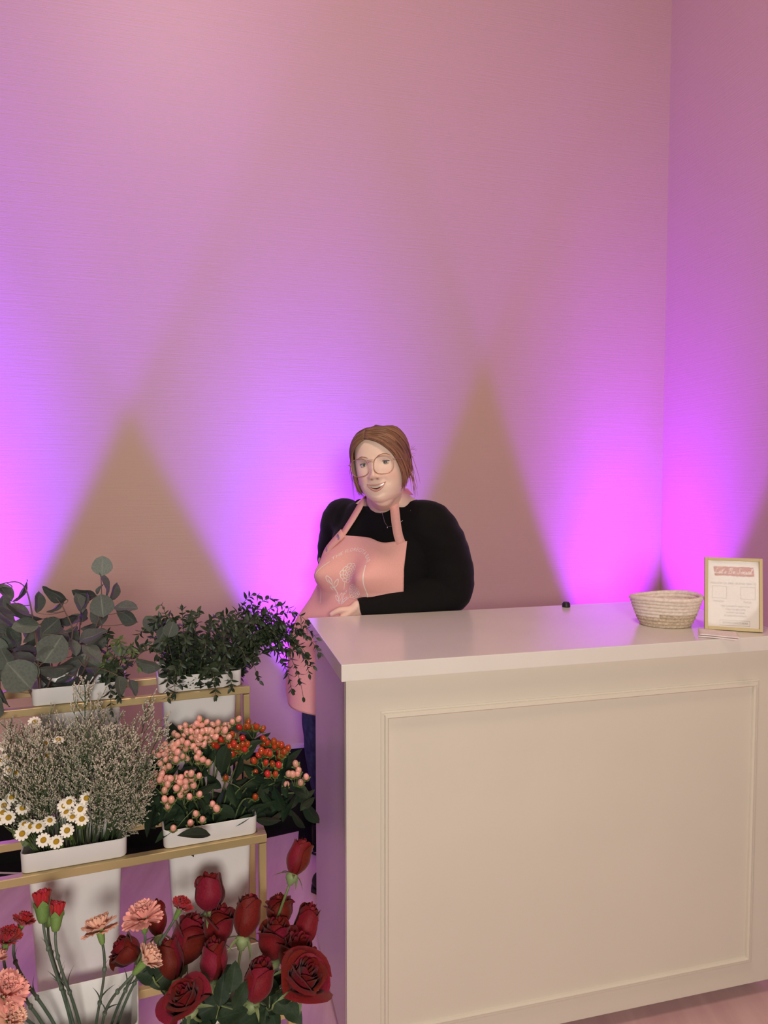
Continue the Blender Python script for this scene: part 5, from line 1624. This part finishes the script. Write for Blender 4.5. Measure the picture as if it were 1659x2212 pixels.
# ---- face details
m_eyew = mat('eye_white', (0.72, 0.68, 0.66), rough=0.15)
m_iris = mat('grey_iris', (0.07, 0.075, 0.075), rough=0.15)
m_pup = mat('pupil', (0.005, 0.005, 0.005), rough=0.1)
m_lid = mat('eyelid', (0.62, 0.40, 0.32), rough=0.5)
m_lash = mat('lash_brown', (0.035, 0.02, 0.015), rough=0.6)
m_lip = mat('lip_rose', (0.62, 0.30, 0.25), rough=0.35)
m_dark = mat('mouth_inside', (0.035, 0.008, 0.008), rough=0.5)
m_teeth = mat('teeth', (0.62, 0.50, 0.43), rough=0.25)
m_brow = mat('brow_brown', (0.40, 0.22, 0.15), rough=0.8)
for s in (-1, 1):
    c = face_pt(s * 0.031, 0.0) + Vector((0, 0.0088, 0))
    r = 0.0125
    E = HM @ Matrix.Translation(c)
    look = Matrix.Rotation(math.radians(13), 4, 'Z')       # eyes turn to the photographer
    e = obj('eye', MB().ell((0, 0, 0), (r, r, r), 20, 14).mesh('eye', m_eyew, True), person, local=E @ look)
    def cap(rad, ang):
        return MB().lathe([(rad * math.sin(a_), rad * math.cos(a_)) for a_ in np.linspace(ang, 0.02, 6)], 16)
    Rm = Matrix.Rotation(math.radians(90), 4, 'X')
    obj('iris', cap(r * 1.012, 0.47).mesh('iris', m_iris, True), e, local=Rm)
    obj('pupil', cap(r * 1.02, 0.2).mesh('pupil', m_pup, True), e, local=Rm)
    # lids: parts of a slightly larger ball
    for nm, e0, e1 in (('upper_lid', 20, 95), ('lower_lid', -95, -17)):
        def lf(u, v, e0=e0, e1=e1):
            az = math.radians(-85 + 170 * u); q = math.cos(az) ** 0.6
            lo = e0 * q if e0 > 0 else e0
            hi = e1 if e0 > 0 else e1 * q
            el = math.radians(lo + (hi - lo) * v)
            return (r * 1.07 * math.sin(az) * math.cos(el), -r * 1.07 * math.cos(az) * math.cos(el), r * 1.07 * math.sin(el))
        obj(nm, MB().grid(lf, 14, 6).mesh(nm, m_lid, True), person, local=E)
    lash = [Vector((r * 1.10 * math.sin(math.radians(a_)) , -r * 1.10 * math.cos(math.radians(a_)) * math.cos(math.radians(20)), r * 1.10 * math.sin(math.radians(20 * max(0, math.cos(math.radians(a_))) ** 0.6)))) for a_ in np.linspace(-78, 78, 13)]
    obj('lashes', MB().tube(lash, 0.0013, 5).mesh('lashes', m_lash, True), person, local=E)
    br = [face_pt(s * x, z, 0.0012) for x, z in ((0.014, 0.0185), (0.022, 0.022), (0.032, 0.0245), (0.041, 0.0235), (0.049, 0.0185))]
    obj('eyebrow', MB().tube(br, [0.0009, 0.0014, 0.0013, 0.0010, 0.0005], 6).mesh('eyebrow', m_brow, True), person, local=HM)


def mouth_curve(q, zc, zcorner, half, p=1.0):
    x = q * half
    return x, zcorner + (zc - zcorner) * (1 - abs(q) ** 1.9) ** p


HALF = 0.0285
ZC = -0.0555
up_in = lambda q: mouth_curve(q, -0.0628, ZC, HALF)
lo_in = lambda q: mouth_curve(q, -0.0742, ZC, HALF)


def mouth_strip(fa, fb, o0, o1, nu=24, nv=4):
    def fn(u, v):
        q = u * 2 - 1
        xa, za = fa(q); xb, zb = fb(q)
        return face_pt(xa + (xb - xa) * v, za + (zb - za) * v, o0 + (o1 - o0) * v)
    return MB().grid(fn, nu, nv)


obj('mouth_inside', mouth_strip(up_in, lo_in, 0.0012, 0.0012).mesh('mouth_inside', m_dark, True), person, local=HM)
tt = lambda q: mouth_curve(q * 0.84, -0.0626, ZC, HALF)
tb_ = lambda q: mouth_curve(q * 0.84, -0.0698, ZC - 0.0030, HALF)
teeth = mouth_strip(tt, tb_, 0.0018, 0.0020, 20, 3)
obj('teeth', teeth.mesh('teeth', m_teeth, True), person, local=HM)
qs = np.linspace(-1, 1, 21)
ul = [face_pt(up_in(q)[0], up_in(q)[1] + 0.0014 * (1 - q * q), 0.0012) for q in qs]
ll = [face_pt(lo_in(q)[0], lo_in(q)[1] - 0.0026 * (1 - q * q), 0.0010) for q in qs]
obj('upper_lip', MB().tube(ul, [0.0007 + 0.0015 * (1 - q * q) for q in qs], 8).mesh('upper_lip', m_lip, True), person, local=HM)
obj('lower_lip', MB().tube(ll, [0.0007 + 0.0030 * (1 - q * q) for q in qs], 8).mesh('lower_lip', m_lip, True), person, local=HM)

# ---- glasses
m_wire = mat('gold_wire', (0.50, 0.27, 0.19), rough=0.35, metallic=0.5)
m_lens2 = mat('spectacle_lens', (1, 1, 1), rough=0.02, alpha=0.06, spec=0.5)
gl = obj('glasses', MB().tube([(-0.0075, -0.1165, 0.0035), (-0.003, -0.1185, 0.0055), (0.003, -0.1185, 0.0055), (0.0075, -0.1165, 0.0035)], 0.0009, 6).tube([(-0.0095, -0.1155, 0.0095), (0.0, -0.1185, 0.0105), (0.0095, -0.1155, 0.0095)], 0.0007, 6).mesh('glasses', m_wire, True), person, local=HM)
gl['label'] = 'large gold wire glasses with clear lenses'
for s in (-1, 1):
    rim = []
    for i in range(37):
        a = 2 * pi * i / 36
        ex_ = 2.7
        x = 0.0275 * math.copysign(abs(math.cos(a)) ** (2 / ex_), math.cos(a)); z = 0.0255 * math.copysign(abs(math.sin(a)) ** (2 / ex_), math.sin(a))
        x *= 1.0 + 0.10 * (z / 0.0255) * (-1 if x * s < 0 else 0.35)
        X = s * 0.0355 + x
        rim.append(Vector((X, -0.1150 + 2.6 * max(0, abs(X) - 0.01) ** 2 * 1.6, -0.0075 + z)))
    obj('lens_rim', MB().tube(rim, 0.0013, 6, caps=False).mesh('lens_rim', m_wire, True), gl, local=Matrix())
    cpt = sum(rim[:-1], Vector()) / 36
    lv = [cpt] + rim[:-1]
    obj('lens', MB().add(lv, [(0, 1 + i, 1 + (i + 1) % 36) for i in range(36)]).mesh('lens', m_lens2, True), gl, local=Matrix())
    tmpl = [Vector((s * 0.0635, -0.103, 0.004)), Vector((s * 0.0715, -0.098, 0.006)), Vector((s * 0.078, -0.06, 0.004)), Vector((s * 0.079, 0.0, 0.004)), Vector((s * 0.079, 0.018, -0.004))]
    obj('temple_arm', MB().tube(tmpl, 0.0010, 6).mesh('temple_arm', m_wire, True), gl, local=Matrix())

# ---- hair
m_hair = attr_mat('light_brown_hair', 'col', rough=0.45, spec=0.3)
HCOL = []
m_hair2 = mat('rosy_hair_ends', (0.34, 0.13, 0.085), rough=0.45, spec=0.35)
deg = math.radians


def hl(lst):
    out = []
    for (ph, z, o) in lst:
        out.append(head_surf(deg(ph), z, o))
    return out


gR = [hl([(-12, .074, .007), (6, .066, .011), (24, .048, .013), (41, .022, .012), (53, -.006, .010), (62, -.035, .010), (66, -.065, .011), (67, -.090, .012)]),
      hl([(-14, .092, .006), (22, .086, .012), (45, .072, .013), (62, .048, .012), (76, .022, .011), (88, .000, .010), (100, -.018, .010), (113, -.032, .012)]),
      hl([(-30, .106, .007), (40, .100, .012), (68, .080, .014), (85, .050, .013), (97, .020, .011), (108, -.010, .010), (120, -.035, .011), (135, -.050, .014)]),
      hl([(-150, .112, .008), (100, .106, .014), (110, .085, .015), (120, .055, .014), (130, .025, .012), (145, -.005, .012), (160, -.030, .013), (172, -.042, .016)]),
      hl([(180, .110, .009), (170, .104, .013), (168, .085, .014), (168, .058, .014), (170, .030, .014), (174, .005, .014), (178, -.020, .015), (180, -.040, .018)])]
gL = [hl([(-12, .073, .006), (-26, .064, .009), (-42, .045, .009), (-55, .022, .008), (-64, -.010, .007), (-69, -.042, .008), (-71, -.072, .010), (-70, -.098, .012)]),
      hl([(-16, .096, .006), (-42, .084, .010), (-60, .062, .010), (-74, .036, .009), (-86, .008, .008), (-97, -.016, .009), (-108, -.034, .010), (-118, -.046, .012)]),
      hl([(-30, .106, .007), (-66, .096, .011), (-82, .072, .012), (-94, .044, .011), (-104, .014, .010), (-114, -.014, .010), (-126, -.036, .011), (-140, -.050, .014)]),
      hl([(-150, .112, .008), (-130, .104, .013), (-132, .083, .014), (-138, .055, .014), (-145, .026, .013), (-154, -.002, .012), (-164, -.026, .013), (-174, -.042, .016)]),
      hl([(-180, .110, .009), (-172, .104, .013), (-170, .085, .014), (-170, .058, .014), (-172, .030, .014), (-175, .005, .014), (-178, -.020, .015), (-180, -.040, .018)])]
HR = random.Random(17)


def strands(guides, count, t0, t1, r, mb, jit=0.003, cut=1.0):
    G_ = len(guides) - 1
    for i in range(count):
        t_ = t0 + (t1 - t0) * (i + HR.random()) / count
        g = min(G_ - 1, int(t_ * G_)); u = t_ * G_ - g
        a, b = guides[g], guides[g + 1]
        j = Vector((HR.gauss(0, 1), HR.gauss(0, 1), HR.gauss(0, 1)))
        pts = []
        m_ = len(a)
        for k in range(m_):
            p = a[k].lerp(b[k], u)
            q = k / (m_ - 1)
            rad = Vector((p.x, p.y, 0))
            pts.append(p + j * jit * q * q + p.normalized() * 0.0035 * HR.random())
        # refine
        fine = []
        lim_ = int((m_ - 1) * 3 * cut * HR.uniform(0.88, 1.0))
        for k in range(m_ - 1):
            p0 = pts[max(k - 1, 0)]; p1 = pts[k]; p2 = pts[k + 1]; p3 = pts[min(k + 2, m_ - 1)]
            for q in range(3):
                w = q / 3
                fine.append(0.5 * (2 * p1 + (p2 - p0) * w + (2 * p0 - 5 * p1 + 4 * p2 - p3) * w * w + (3 * p1 - p0 - 3 * p2 + p3) * w ** 3))
        fine.append(pts[-1])
        fine = fine[:max(6, lim_ + 1)]
        nf = len(fine)
        w_ = HR.random(); dk = HR.choice((0.55, 0.8, 1.0, 1.0, 1.2))
        for k in range(nf):
            q = k / nf
            c_ = (dk * (0.17 + 0.15 * w_ + 0.06 * q), dk * (0.085 + 0.085 * w_ + 0.008 * q), dk * (0.045 + 0.055 * w_ + 0.020 * q), 1)
            HCOL.extend([c_] * 5)
        mb.tube(fine, [r * (0.55 + 0.75 * math.sin(min(1, 0.15 + k / nf) * pi)) * (1 if k < nf - 2 else 0.35) for k in range(nf)], 5)


hm = MB()
# scalp cap under the strands
nphi = 60; zsr = list(np.linspace(-0.05, 0.1155, 30))
idx = {}
for i, z in enumerate(zsr):
    for k in range(nphi):
        idx[(i, k)] = len(hm.v); hm.v.append(tuple(head_surf(2 * pi * k / nphi, z, 0.006)))


def hairline(ph):
    a = abs((math.degrees(ph) + 180) % 360 - 180)
    return float(np.interp(a, [0, 12, 30, 50, 65, 80, 95, 110, 180], [0.068, 0.067, 0.056, 0.036, 0.022, 0.004, 0.020, -0.02, -0.05]))


for i in range(len(zsr) - 1):
    for k in range(nphi):
        if zsr[i] >= 0.007 + hairline(2 * pi * (k + 0.5) / nphi):
            hm.f.append((idx[(i, k)], idx[(i, (k + 1) % nphi)], idx[(i + 1, (k + 1) % nphi)], idx[(i + 1, k)]))
top_i = len(hm.v); hm.v.append(tuple(head_surf(0, 0.115, 0.0) + Vector((0, 0, 0.004))))
for k in range(nphi):
    hm.f.append((idx[(29, k)], idx[(29, (k + 1) % nphi)], top_i))
HCOL.extend([(0.13, 0.058, 0.028, 1)] * len(hm.v))
strands(gR, 300, 0.0, 1.0, 0.0017, hm)
strands(gL, 220, 0.0, 1.0, 0.0017, hm)
strands(gR, 110, 0.0, 0.10, 0.0014, hm, 0.004)
strands(gL, 70, 0.0, 0.09, 0.0013, hm, 0.004)
strands(gR, 40, 0.08, 0.30, 0.0013, hm, 0.003)
# gathered knot at the back of the head
hm.ell((0, 0.108, -0.012), (0.034, 0.026, 0.030), 16, 10)
HCOL.extend([(0.20, 0.09, 0.045, 1)] * (len(hm.v) - len(HCOL)))
hme = hm.mesh('hair', m_hair, True)
hme.color_attributes.new('col', 'FLOAT_COLOR', 'POINT').data.foreach_set('color', np.array(HCOL, np.float32).ravel())
hair = obj('hair', hme, person, local=HM)
wis = MB()
for i in range(26):      # loose wisps at the ear and nape
    side_ = 1 if i % 3 else -1
    z0_ = HR.uniform(-0.03, 0.03); ph = HR.uniform(72, 105) * side_
    p0 = head_surf(deg(ph), z0_, 0.012)
    p3 = p0 + Vector((side_ * HR.uniform(-0.004, 0.016), HR.uniform(-0.01, 0.02), -HR.uniform(0.05, 0.105)))
    wis.tube(bez(p0, p0 + Vector((side_ * 0.008, 0, -0.02)), p3 + Vector((0, 0, 0.03)), p3, 8), [0.0008] * 5 + [0.0007, 0.0006, 0.0004, 0.0003], 4)
for i in range(10):
    p0 = head_surf(deg(HR.uniform(95, 125)), HR.uniform(0.0, 0.05), 0.012)
    p3 = p0 + Vector((HR.uniform(0.006, 0.022), 0.01, HR.uniform(-0.015, 0.018)))
    wis.tube(bez(p0, p0 + Vector((0.006, 0, 0.002)), p3, p3, 4), [0.0005, 0.0005, 0.0004, 0.0003, 0.0002], 4)
obj('loose_strands', wis.mesh('loose_strands', m_hair2, True), hair, local=Matrix())

# ---- black top
m_knit = mat('black_knit', (0.006, 0.0055, 0.006), rough=0.85, spec=0.15, sheen=0.05, bump=0.15, bscale=500)
sw = MB()
torso_loft(sw, 0.90, 1.438, 0.006)
limb(sw, [Vector((0.055, -0.020, 1.345)), Vector((0.050, -0.046, 1.402)), Vector((0.045, -0.055, 1.425))], [0.088, 0.073, 0.070])
limb(sw, arm_l[:-1] + [loc(776, 1317, 2.236)], [r + 0.006 for r in arm_lr[:-1]] + [0.037])
limb(sw, arm_r, [r + 0.006 for r in arm_rr[:-1]] + [0.036])
me = remesh(sw, 'knit_top', 0.0065, m_knit, iters=8, fac=0.5)
bm = bmesh.new(); bm.from_mesh(me)
cuff = loc(773, 1318, 2.236); cdir = (loc(773, 1318, 2.236) - loc(815, 1311, 2.25)).normalized()
kill = []
for vtx in bm.verts:
    p = vtx.co
    if ((p.x - 0.055) / 0.112) ** 2 + ((p.y + 0.04) / 0.11) ** 2 < 1 and p.z > 1.403 + 0.3 * max(0, p.y + 0.05) + 0.10 * max(0, -(p.x - 0.04)):
        kill.append(vtx)
    elif (p - cuff).length < 0.06 and (p - cuff).dot(cdir) > 0.0:
        kill.append(vtx)
bmesh.ops.delete(bm, geom=kill, context='VERTS')
# soft folds in the sleeves
for vtx in bm.verts:
    p = vtx.co
    d = mnoise.noise(Vector((p.x * 14, p.y * 14, p.z * 30)))
    vtx.co = p + vtx.normal * d * (0.004 if p.x > 0.12 or p.x < -0.14 else 0.002)
for _ in range(3):
    rimv = {v_ for v_ in bm.verts if v_.is_boundary}
    pos_ = {}
    for v_ in rimv:
        nb = [e_.other_vert(v_) for e_ in v_.link_edges if e_.is_boundary]
        if len(nb) == 2:
            pos_[v_] = v_.co * 0.4 + (nb[0].co + nb[1].co) * 0.3
    for v_, p_ in pos_.items():
        v_.co = p_
bm.to_mesh(me); bm.free()
me.polygons.foreach_set('use_smooth', [True] * len(me.polygons))
top = obj('knit_top', me, person, local=Matrix())

# ---- jeans and shoes
m_denim = mat('blue_denim', (0.05, 0.06, 0.14), rough=0.85, spec=0.2, var=0.3, nscale=40, bump=0.25, bscale=600)
jn = MB()
torso_loft(jn, 0.74, 1.02, 0.003, 16)
limb(jn, leg_l, [r + 0.006 for r in leg_rad]); limb(jn, leg_r, [r + 0.006 for r in leg_rad])
me = remesh(jn, 'jeans', 0.008, m_denim, iters=4)
bm = bmesh.new(); bm.from_mesh(me)
for vtx in bm.verts:
    vtx.co += vtx.normal * mnoise.noise(Vector(vtx.co) * 16) * 0.004
bm.to_mesh(me); bm.free()
obj('jeans', me, person, local=Matrix())
m_shoe = mat('black_shoe', (0.012, 0.011, 0.012), rough=0.5)
for an, sg in ((leg_l[-1], 1), (leg_r[-1], -1)):
    sh_ = MB()
    limb(sh_, [Vector((an.x, an.y + 0.01, 0.06)), Vector((an.x, an.y - 0.06, 0.047)), Vector((an.x + 0.012 * sg, an.y - 0.135, 0.040))], [0.045, 0.042, 0.033])
    sh_.ell((an.x, an.y + 0.008, 0.10), (0.046, 0.050, 0.045), 16, 8)
    me = remesh(sh_, 'shoe', 0.006, m_shoe, iters=4)
    for vtx in me.vertices:
        if vtx.co.z < 0.0135:
            vtx.co.z = 0.0135
    s_ = obj('shoe', me, person, local=Matrix())
    so = MB()
    ring = [(an.x + 0.012 * sg * max(0, -yy / 0.135) + xx, an.y + yy) for xx, yy in ((-0.036, 0.045), (-0.040, -0.02), (-0.040, -0.09), (-0.034, -0.145), (-0.015, -0.168), (0.015, -0.168), (0.034, -0.145), (0.040, -0.09), (0.040, -0.02), (0.036, 0.045), (0.018, 0.060), (-0.018, 0.060))]
    k = len(ring)
    so.add([(x, y, 0.0068) for x, y in ring] + [(x, y, 0.020) for x, y in ring], [tuple(range(k)), tuple(range(2 * k - 1, k - 1, -1))] + [(i, k + i, k + (i + 1) % k, (i + 1) % k) for i in range(k)])
    obj('sole', so.mesh('sole', m_shoe, fix=True), s_, local=Matrix())

# ---- apron
m_apron = mat('pink_apron_cloth', (0.90, 0.48, 0.43), rough=0.8, spec=0.15, var=0.03, nscale=300, bump=0.12, bscale=700)
m_print = mat('white_apron_print', (0.95, 0.86, 0.80), rough=0.75)
AZ0, AZ1 = 0.70, 1.292


def apron_side(z, s):
    """edges of the apron as angles round the body; the bib hangs a little askew"""
    zs = [0.70, 0.76, 0.86, 0.98, 1.05, 1.085, 1.12, 1.20, 1.25, 1.292]
    if s > 0:
        return math.radians(float(np.interp(z, zs, [40, 78, 104, 104, 98, 74, 60, 54, 51, 48])))
    return -math.radians(float(np.interp(z, zs, [40, 78, 104, 104, 98, 84, 76, 60, 45, 29])))


def apron_pt(phi, z, off=0.014):
    zz = max(z, 0.90)
    p = torso_pt(phi, zz, off)
    if z < 0.90:      # the skirt hangs straight from the hips
        k = 0.90 - z
        p = Vector((p.x * 1.0 + 0.05 * math.sin(phi) * k, p.y - 0.10 * math.cos(phi) * k, z))
    fold = 0.0
    if z < 1.12:
        fold = 0.006 * math.sin(phi * 7 + z * 6) * min(1, (1.12 - z) / 0.12)
    else:
        fold = 0.0035 * math.sin(phi * 5 + z * 30)
    d = Vector((math.sin(phi), -math.cos(phi), 0))
    return p + d * (fold + 0.002)


def apron_grid(u, v):
    z = AZ0 + (AZ1 - AZ0) * v
    s = u * 2 - 1
    pl_, pr_ = apron_side(z, -1), apron_side(z, 1)
    phi = pl_ + (pr_ - pl_) * u
    if v > 0.93:      # top edge sags a little between the straps
        z += (0.010 / (1 + math.exp((s - 0.05) * 12)) - 0.006 * math.exp(-((s - 0.35) / 0.25) ** 2)) * (v - 0.93) / 0.07
    return apron_pt(phi, z)


me = MB().grid(apron_grid, 72, 90).mesh('apron', m_apron, True)
apron = obj('apron', me, person, local=Matrix())
md = apron.modifiers.new('cloth_thickness', 'SOLIDIFY'); md.thickness = 0.0022; md.offset = 0.0


def strap(pts, w, nrm, name, parent=None):
    mb_ = MB()
    k = len(pts)
    V = []
    for i, p in enumerate(pts):
        t_ = (pts[min(i + 1, k - 1)] - pts[max(i - 1, 0)]).normalized()
        nn_ = nrm[i]
        sd = t_.cross(nn_).normalized() * w / 2
        for o_ in (0.0, 0.002):
            V += [p - sd + nn_ * o_, p + sd + nn_ * o_]
    f = []
    for i in range(k - 1):
        a, b = i * 4, (i + 1) * 4
        f += [(a, a + 1, b + 1, b), (a + 2, b + 2, b + 3, a + 3), (a, b, b + 2, a + 2), (a + 1, a + 3, b + 3, b + 1)]
    f += [(0, 2, 3, 1), ((k - 1) * 4, (k - 1) * 4 + 1, (k - 1) * 4 + 3, (k - 1) * 4 + 2)]
    mb_.add(V, f)
    return obj(name, mb_.mesh(name, m_apron, True, fix=True), parent or person, local=Matrix())


def front_on_body(x, z, off):
    a = tv(z, TA) + 0.008
    q = max(-0.98, min(0.98, x / a))
    phi = math.asin(math.copysign(abs(q) ** (1 / 0.86), q))
    return torso_pt(phi, z, off)


for s in (-1, 1):
    pts = []; nr = []
    for i in range(15):
        q = i / 14
        if q < 0.75:
            z = 1.285 + (1.415 - 1.285) * (q / 0.75)
            x0_ = 0.140 if s > 0 else 0.096
            x1_ = 0.070 if s > 0 else 0.052
            x = s * (x0_ + (x1_ - x0_) * (q / 0.75) ** 0.9)
            p = front_on_body(x, z, 0.0125)
            n__ = (front_on_body(x, z, 0.03) - front_on_body(x, z, 0.01)).normalized()
        else:
            w = (q - 0.75) / 0.25
            p = Vector((pts[10].x - s * 0.016 * w, pts[10].y + 0.02 * w + 0.10 * w * w if len(pts) > 10 else 0, 1.415 + 0.035 * math.sin(w * pi * 0.6)))
            n__ = Vector((s * 0.7, -0.3, 0.7)).normalized()
        pts.append(p); nr.append(n__)
    strap(pts, 0.030, nr, 'apron_strap', apron)
# button tab on the far side of the bib
tabp = []; tabn = []
for i in range(9):
    q = i / 8
    z = 1.310 - 0.115 * q
    phi = -math.radians(20 + 29 * q)
    tabp.append(torso_pt(phi, z, 0.0215)); tabn.append((torso_pt(phi, z, 0.03) - torso_pt(phi, z, 0.0)).normalized())
strap(tabp, 0.034, tabn, 'button_tab', apron)
m_button = mat('pewter_button', (0.50, 0.42, 0.42), rough=0.35, metallic=0.5)
for i in (1, 4, 7):
    M = Matrix.Translation(tabp[i] + tabn[i] * 0.0022) @ tabn[i].to_track_quat('Z', 'Y').to_matrix().to_4x4()
    bt = MB().lathe([(0.0095, 0), (0.0105, 0.001), (0.0105, 0.0022), (0.0088, 0.0032), (0.0078, 0.0022), (0.001, 0.0020)], 18)
    obj('button', bt.mesh('button', m_button, True), apron, local=M)

# print on the bib: lettering and line drawing
pr = MB()


def bib(x, z, off=0.0165):
    a = tv(z, TA) + 0.014
    q = max(-0.98, min(0.98, x / a))
    phi = math.asin(math.copysign(abs(q) ** (1 / 0.86), q))
    return apron_pt(phi, z, off)


PCX, PCZ = 0.004, 1.170


def line(pts, lw=0.0014):
    sm = []
    for i in range(len(pts) - 1):
        p0 = pts[max(i - 1, 0)]; p1 = pts[i]; p2 = pts[i + 1]; p3 = pts[min(i + 2, len(pts) - 1)]
        for q in range(5):
            u = q / 5
            sm.append([0.5 * (2 * p1[d] + (p2[d] - p0[d]) * u + (2 * p0[d] - 5 * p1[d] + 4 * p2[d] - p3[d]) * u * u + (3 * p1[d] - p0[d] - 3 * p2[d] + p3[d]) * u ** 3) for d in (0, 1)])
    sm.append(list(pts[-1]))
    V = []; f = []
    for i, p in enumerate(sm):
        a = sm[max(i - 1, 0)]; b = sm[min(i + 1, len(sm) - 1)]
        dx, dy = b[0] - a[0], b[1] - a[1]; L = math.hypot(dx, dy) or 1
        V.append(bib(PCX + p[0] - dy / L * lw, PCZ + p[1] + dx / L * lw)); V.append(bib(PCX + p[0] + dy / L * lw, PCZ + p[1] - dx / L * lw))
    for i in range(len(sm) - 1):
        f.append((2 * i, 2 * i + 1, 2 * i + 3, 2 * i + 2))
    pr.add(V, f)


AR = 0.094
for s, a0, a1 in ((-1, 142, 180), (1, 38, 0)):
    pts = [(AR * math.cos(math.radians(a)), AR * math.sin(math.radians(a)) - 0.01) for a in np.linspace(a0, a1, 8)]
    pts += [(s * AR, -0.04), (s * (AR + 0.002), -0.07), (s * (AR - 0.004), -0.10)]
    line(pts)


def peony(cx, cz, r, seed):
    R = random.Random(seed)
    for ring_, (rr, k) in enumerate(((1.0, 11), (0.72, 8), (0.45, 6), (0.2, 4))):
        for i in range(k):
            a0 = 2 * pi * (i + 0.5 * ring_) / k; a1 = 2 * pi * (i + 1 + 0.5 * ring_) / k
            ri = rr * r * R.uniform(0.86, 0.94); ro = rr * r * R.uniform(1.0, 1.08)
            q = [(ri * math.cos(a0), ri * math.sin(a0)), (ro * math.cos(a0 * .75 + a1 * .25), ro * math.sin(a0 * .75 + a1 * .25)), (ro * math.cos(a0 * .25 + a1 * .75), ro * math.sin(a0 * .25 + a1 * .75)), (ri * math.cos(a1), ri * math.sin(a1))]
            line([(cx + x, cz + y) for x, y in q], 0.0011)
            if ring_ < 3:
                rn = r * (1.0, 0.72, 0.45, 0.2)[ring_ + 1] * 1.02
                line([(cx + ri * math.cos(a0), cz + ri * math.sin(a0)), (cx + (ri + rn) / 2 * math.cos(a0 + .1), cz + (ri + rn) / 2 * math.sin(a0 + .1)), (cx + rn * math.cos(a0), cz + rn * math.sin(a0))], 0.0011)


peony(0.004, 0.014, 0.030, 1)
peony(0.045, -0.042, 0.024, 2)
line([(-0.004, -0.016), (-0.002, -0.05), (0.004, -0.09)], 0.0012)
line([(0.032, -0.062), (0.016, -0.078), (0.006, -0.092)], 0.0012)
line([(-0.052, -0.010), (-0.034, -0.045), (-0.004, -0.092)], 0.0012)
for (bx0, bz0, tx, tz_) in ((-0.042, -0.028, -0.058, 0.004), (-0.036, -0.040, -0.028, -0.008), (-0.026, -0.056, -0.048, -0.036), (-0.010, -0.084, -0.030, -0.066), (-0.008, -0.086, -0.010, -0.055), (0.004, -0.086, 0.018, -0.066), (0.0, -0.060, 0.010, -0.046)):
    mx, mz = (bx0 + tx) / 2, (bz0 + tz_) / 2
    dx, dz_ = tx - bx0, tz_ - bz0
    line([(bx0, bz0), (mx - dz_ * 0.16, mz + dx * 0.16), (tx, tz_), (mx + dz_ * 0.16, mz - dx * 0.16), (bx0, bz0)], 0.0011)
obj('line_drawing', pr.mesh('line_drawing', m_print), apron, local=Matrix())
lt = MB()
word = 'THE FLORECITA BAR'
v, f = text_pts(word, 0.0185, spacing=1.12)
xs = [p[0] for p in v]; xm = (min(xs) + max(xs)) / 2; tw_ = max(xs) - min(xs)
arc = math.radians(98)
V = []
for (x, y, _) in v:
    th = pi / 2 - (x - xm) / tw_ * arc
    r_ = AR + y * 0.92
    V.append(bib(PCX + r_ * math.cos(th), PCZ - 0.01 + r_ * math.sin(th), 0.0168))
lt.add(V, f)
obj('lettering', lt.mesh('lettering', m_print), apron, local=Matrix())

# ---- necklace
m_silver = mat('silver_chain', (0.75, 0.72, 0.70), rough=0.25, metallic=1.0)
nkp = []
for px, py, Y in ((793, 1092, 2.33), (796, 1108, 2.30), (804, 1128, 2.28), (814, 1137, 2.275), (830, 1136, 2.275), (845, 1129, 2.28), (860, 1116, 2.29), (872, 1100, 2.31)):
    p = loc(px, py, Y)
    zc = min(p.z, 1.40)
    q = front_on_body(p.x, zc, 0.0105)
    nkp.append(Vector((q.x, q.y, p.z)))
nk = obj('necklace', MB().tube(nkp, 0.0009, 5).mesh('necklace', m_silver, True), person, local=Matrix())
obj('pendant', MB().ell(nkp[3] + Vector((0, -0.001, -0.003)), (0.0022, 0.001, 0.0028), 8, 6).mesh('pendant', m_silver, True), nk, local=Matrix())
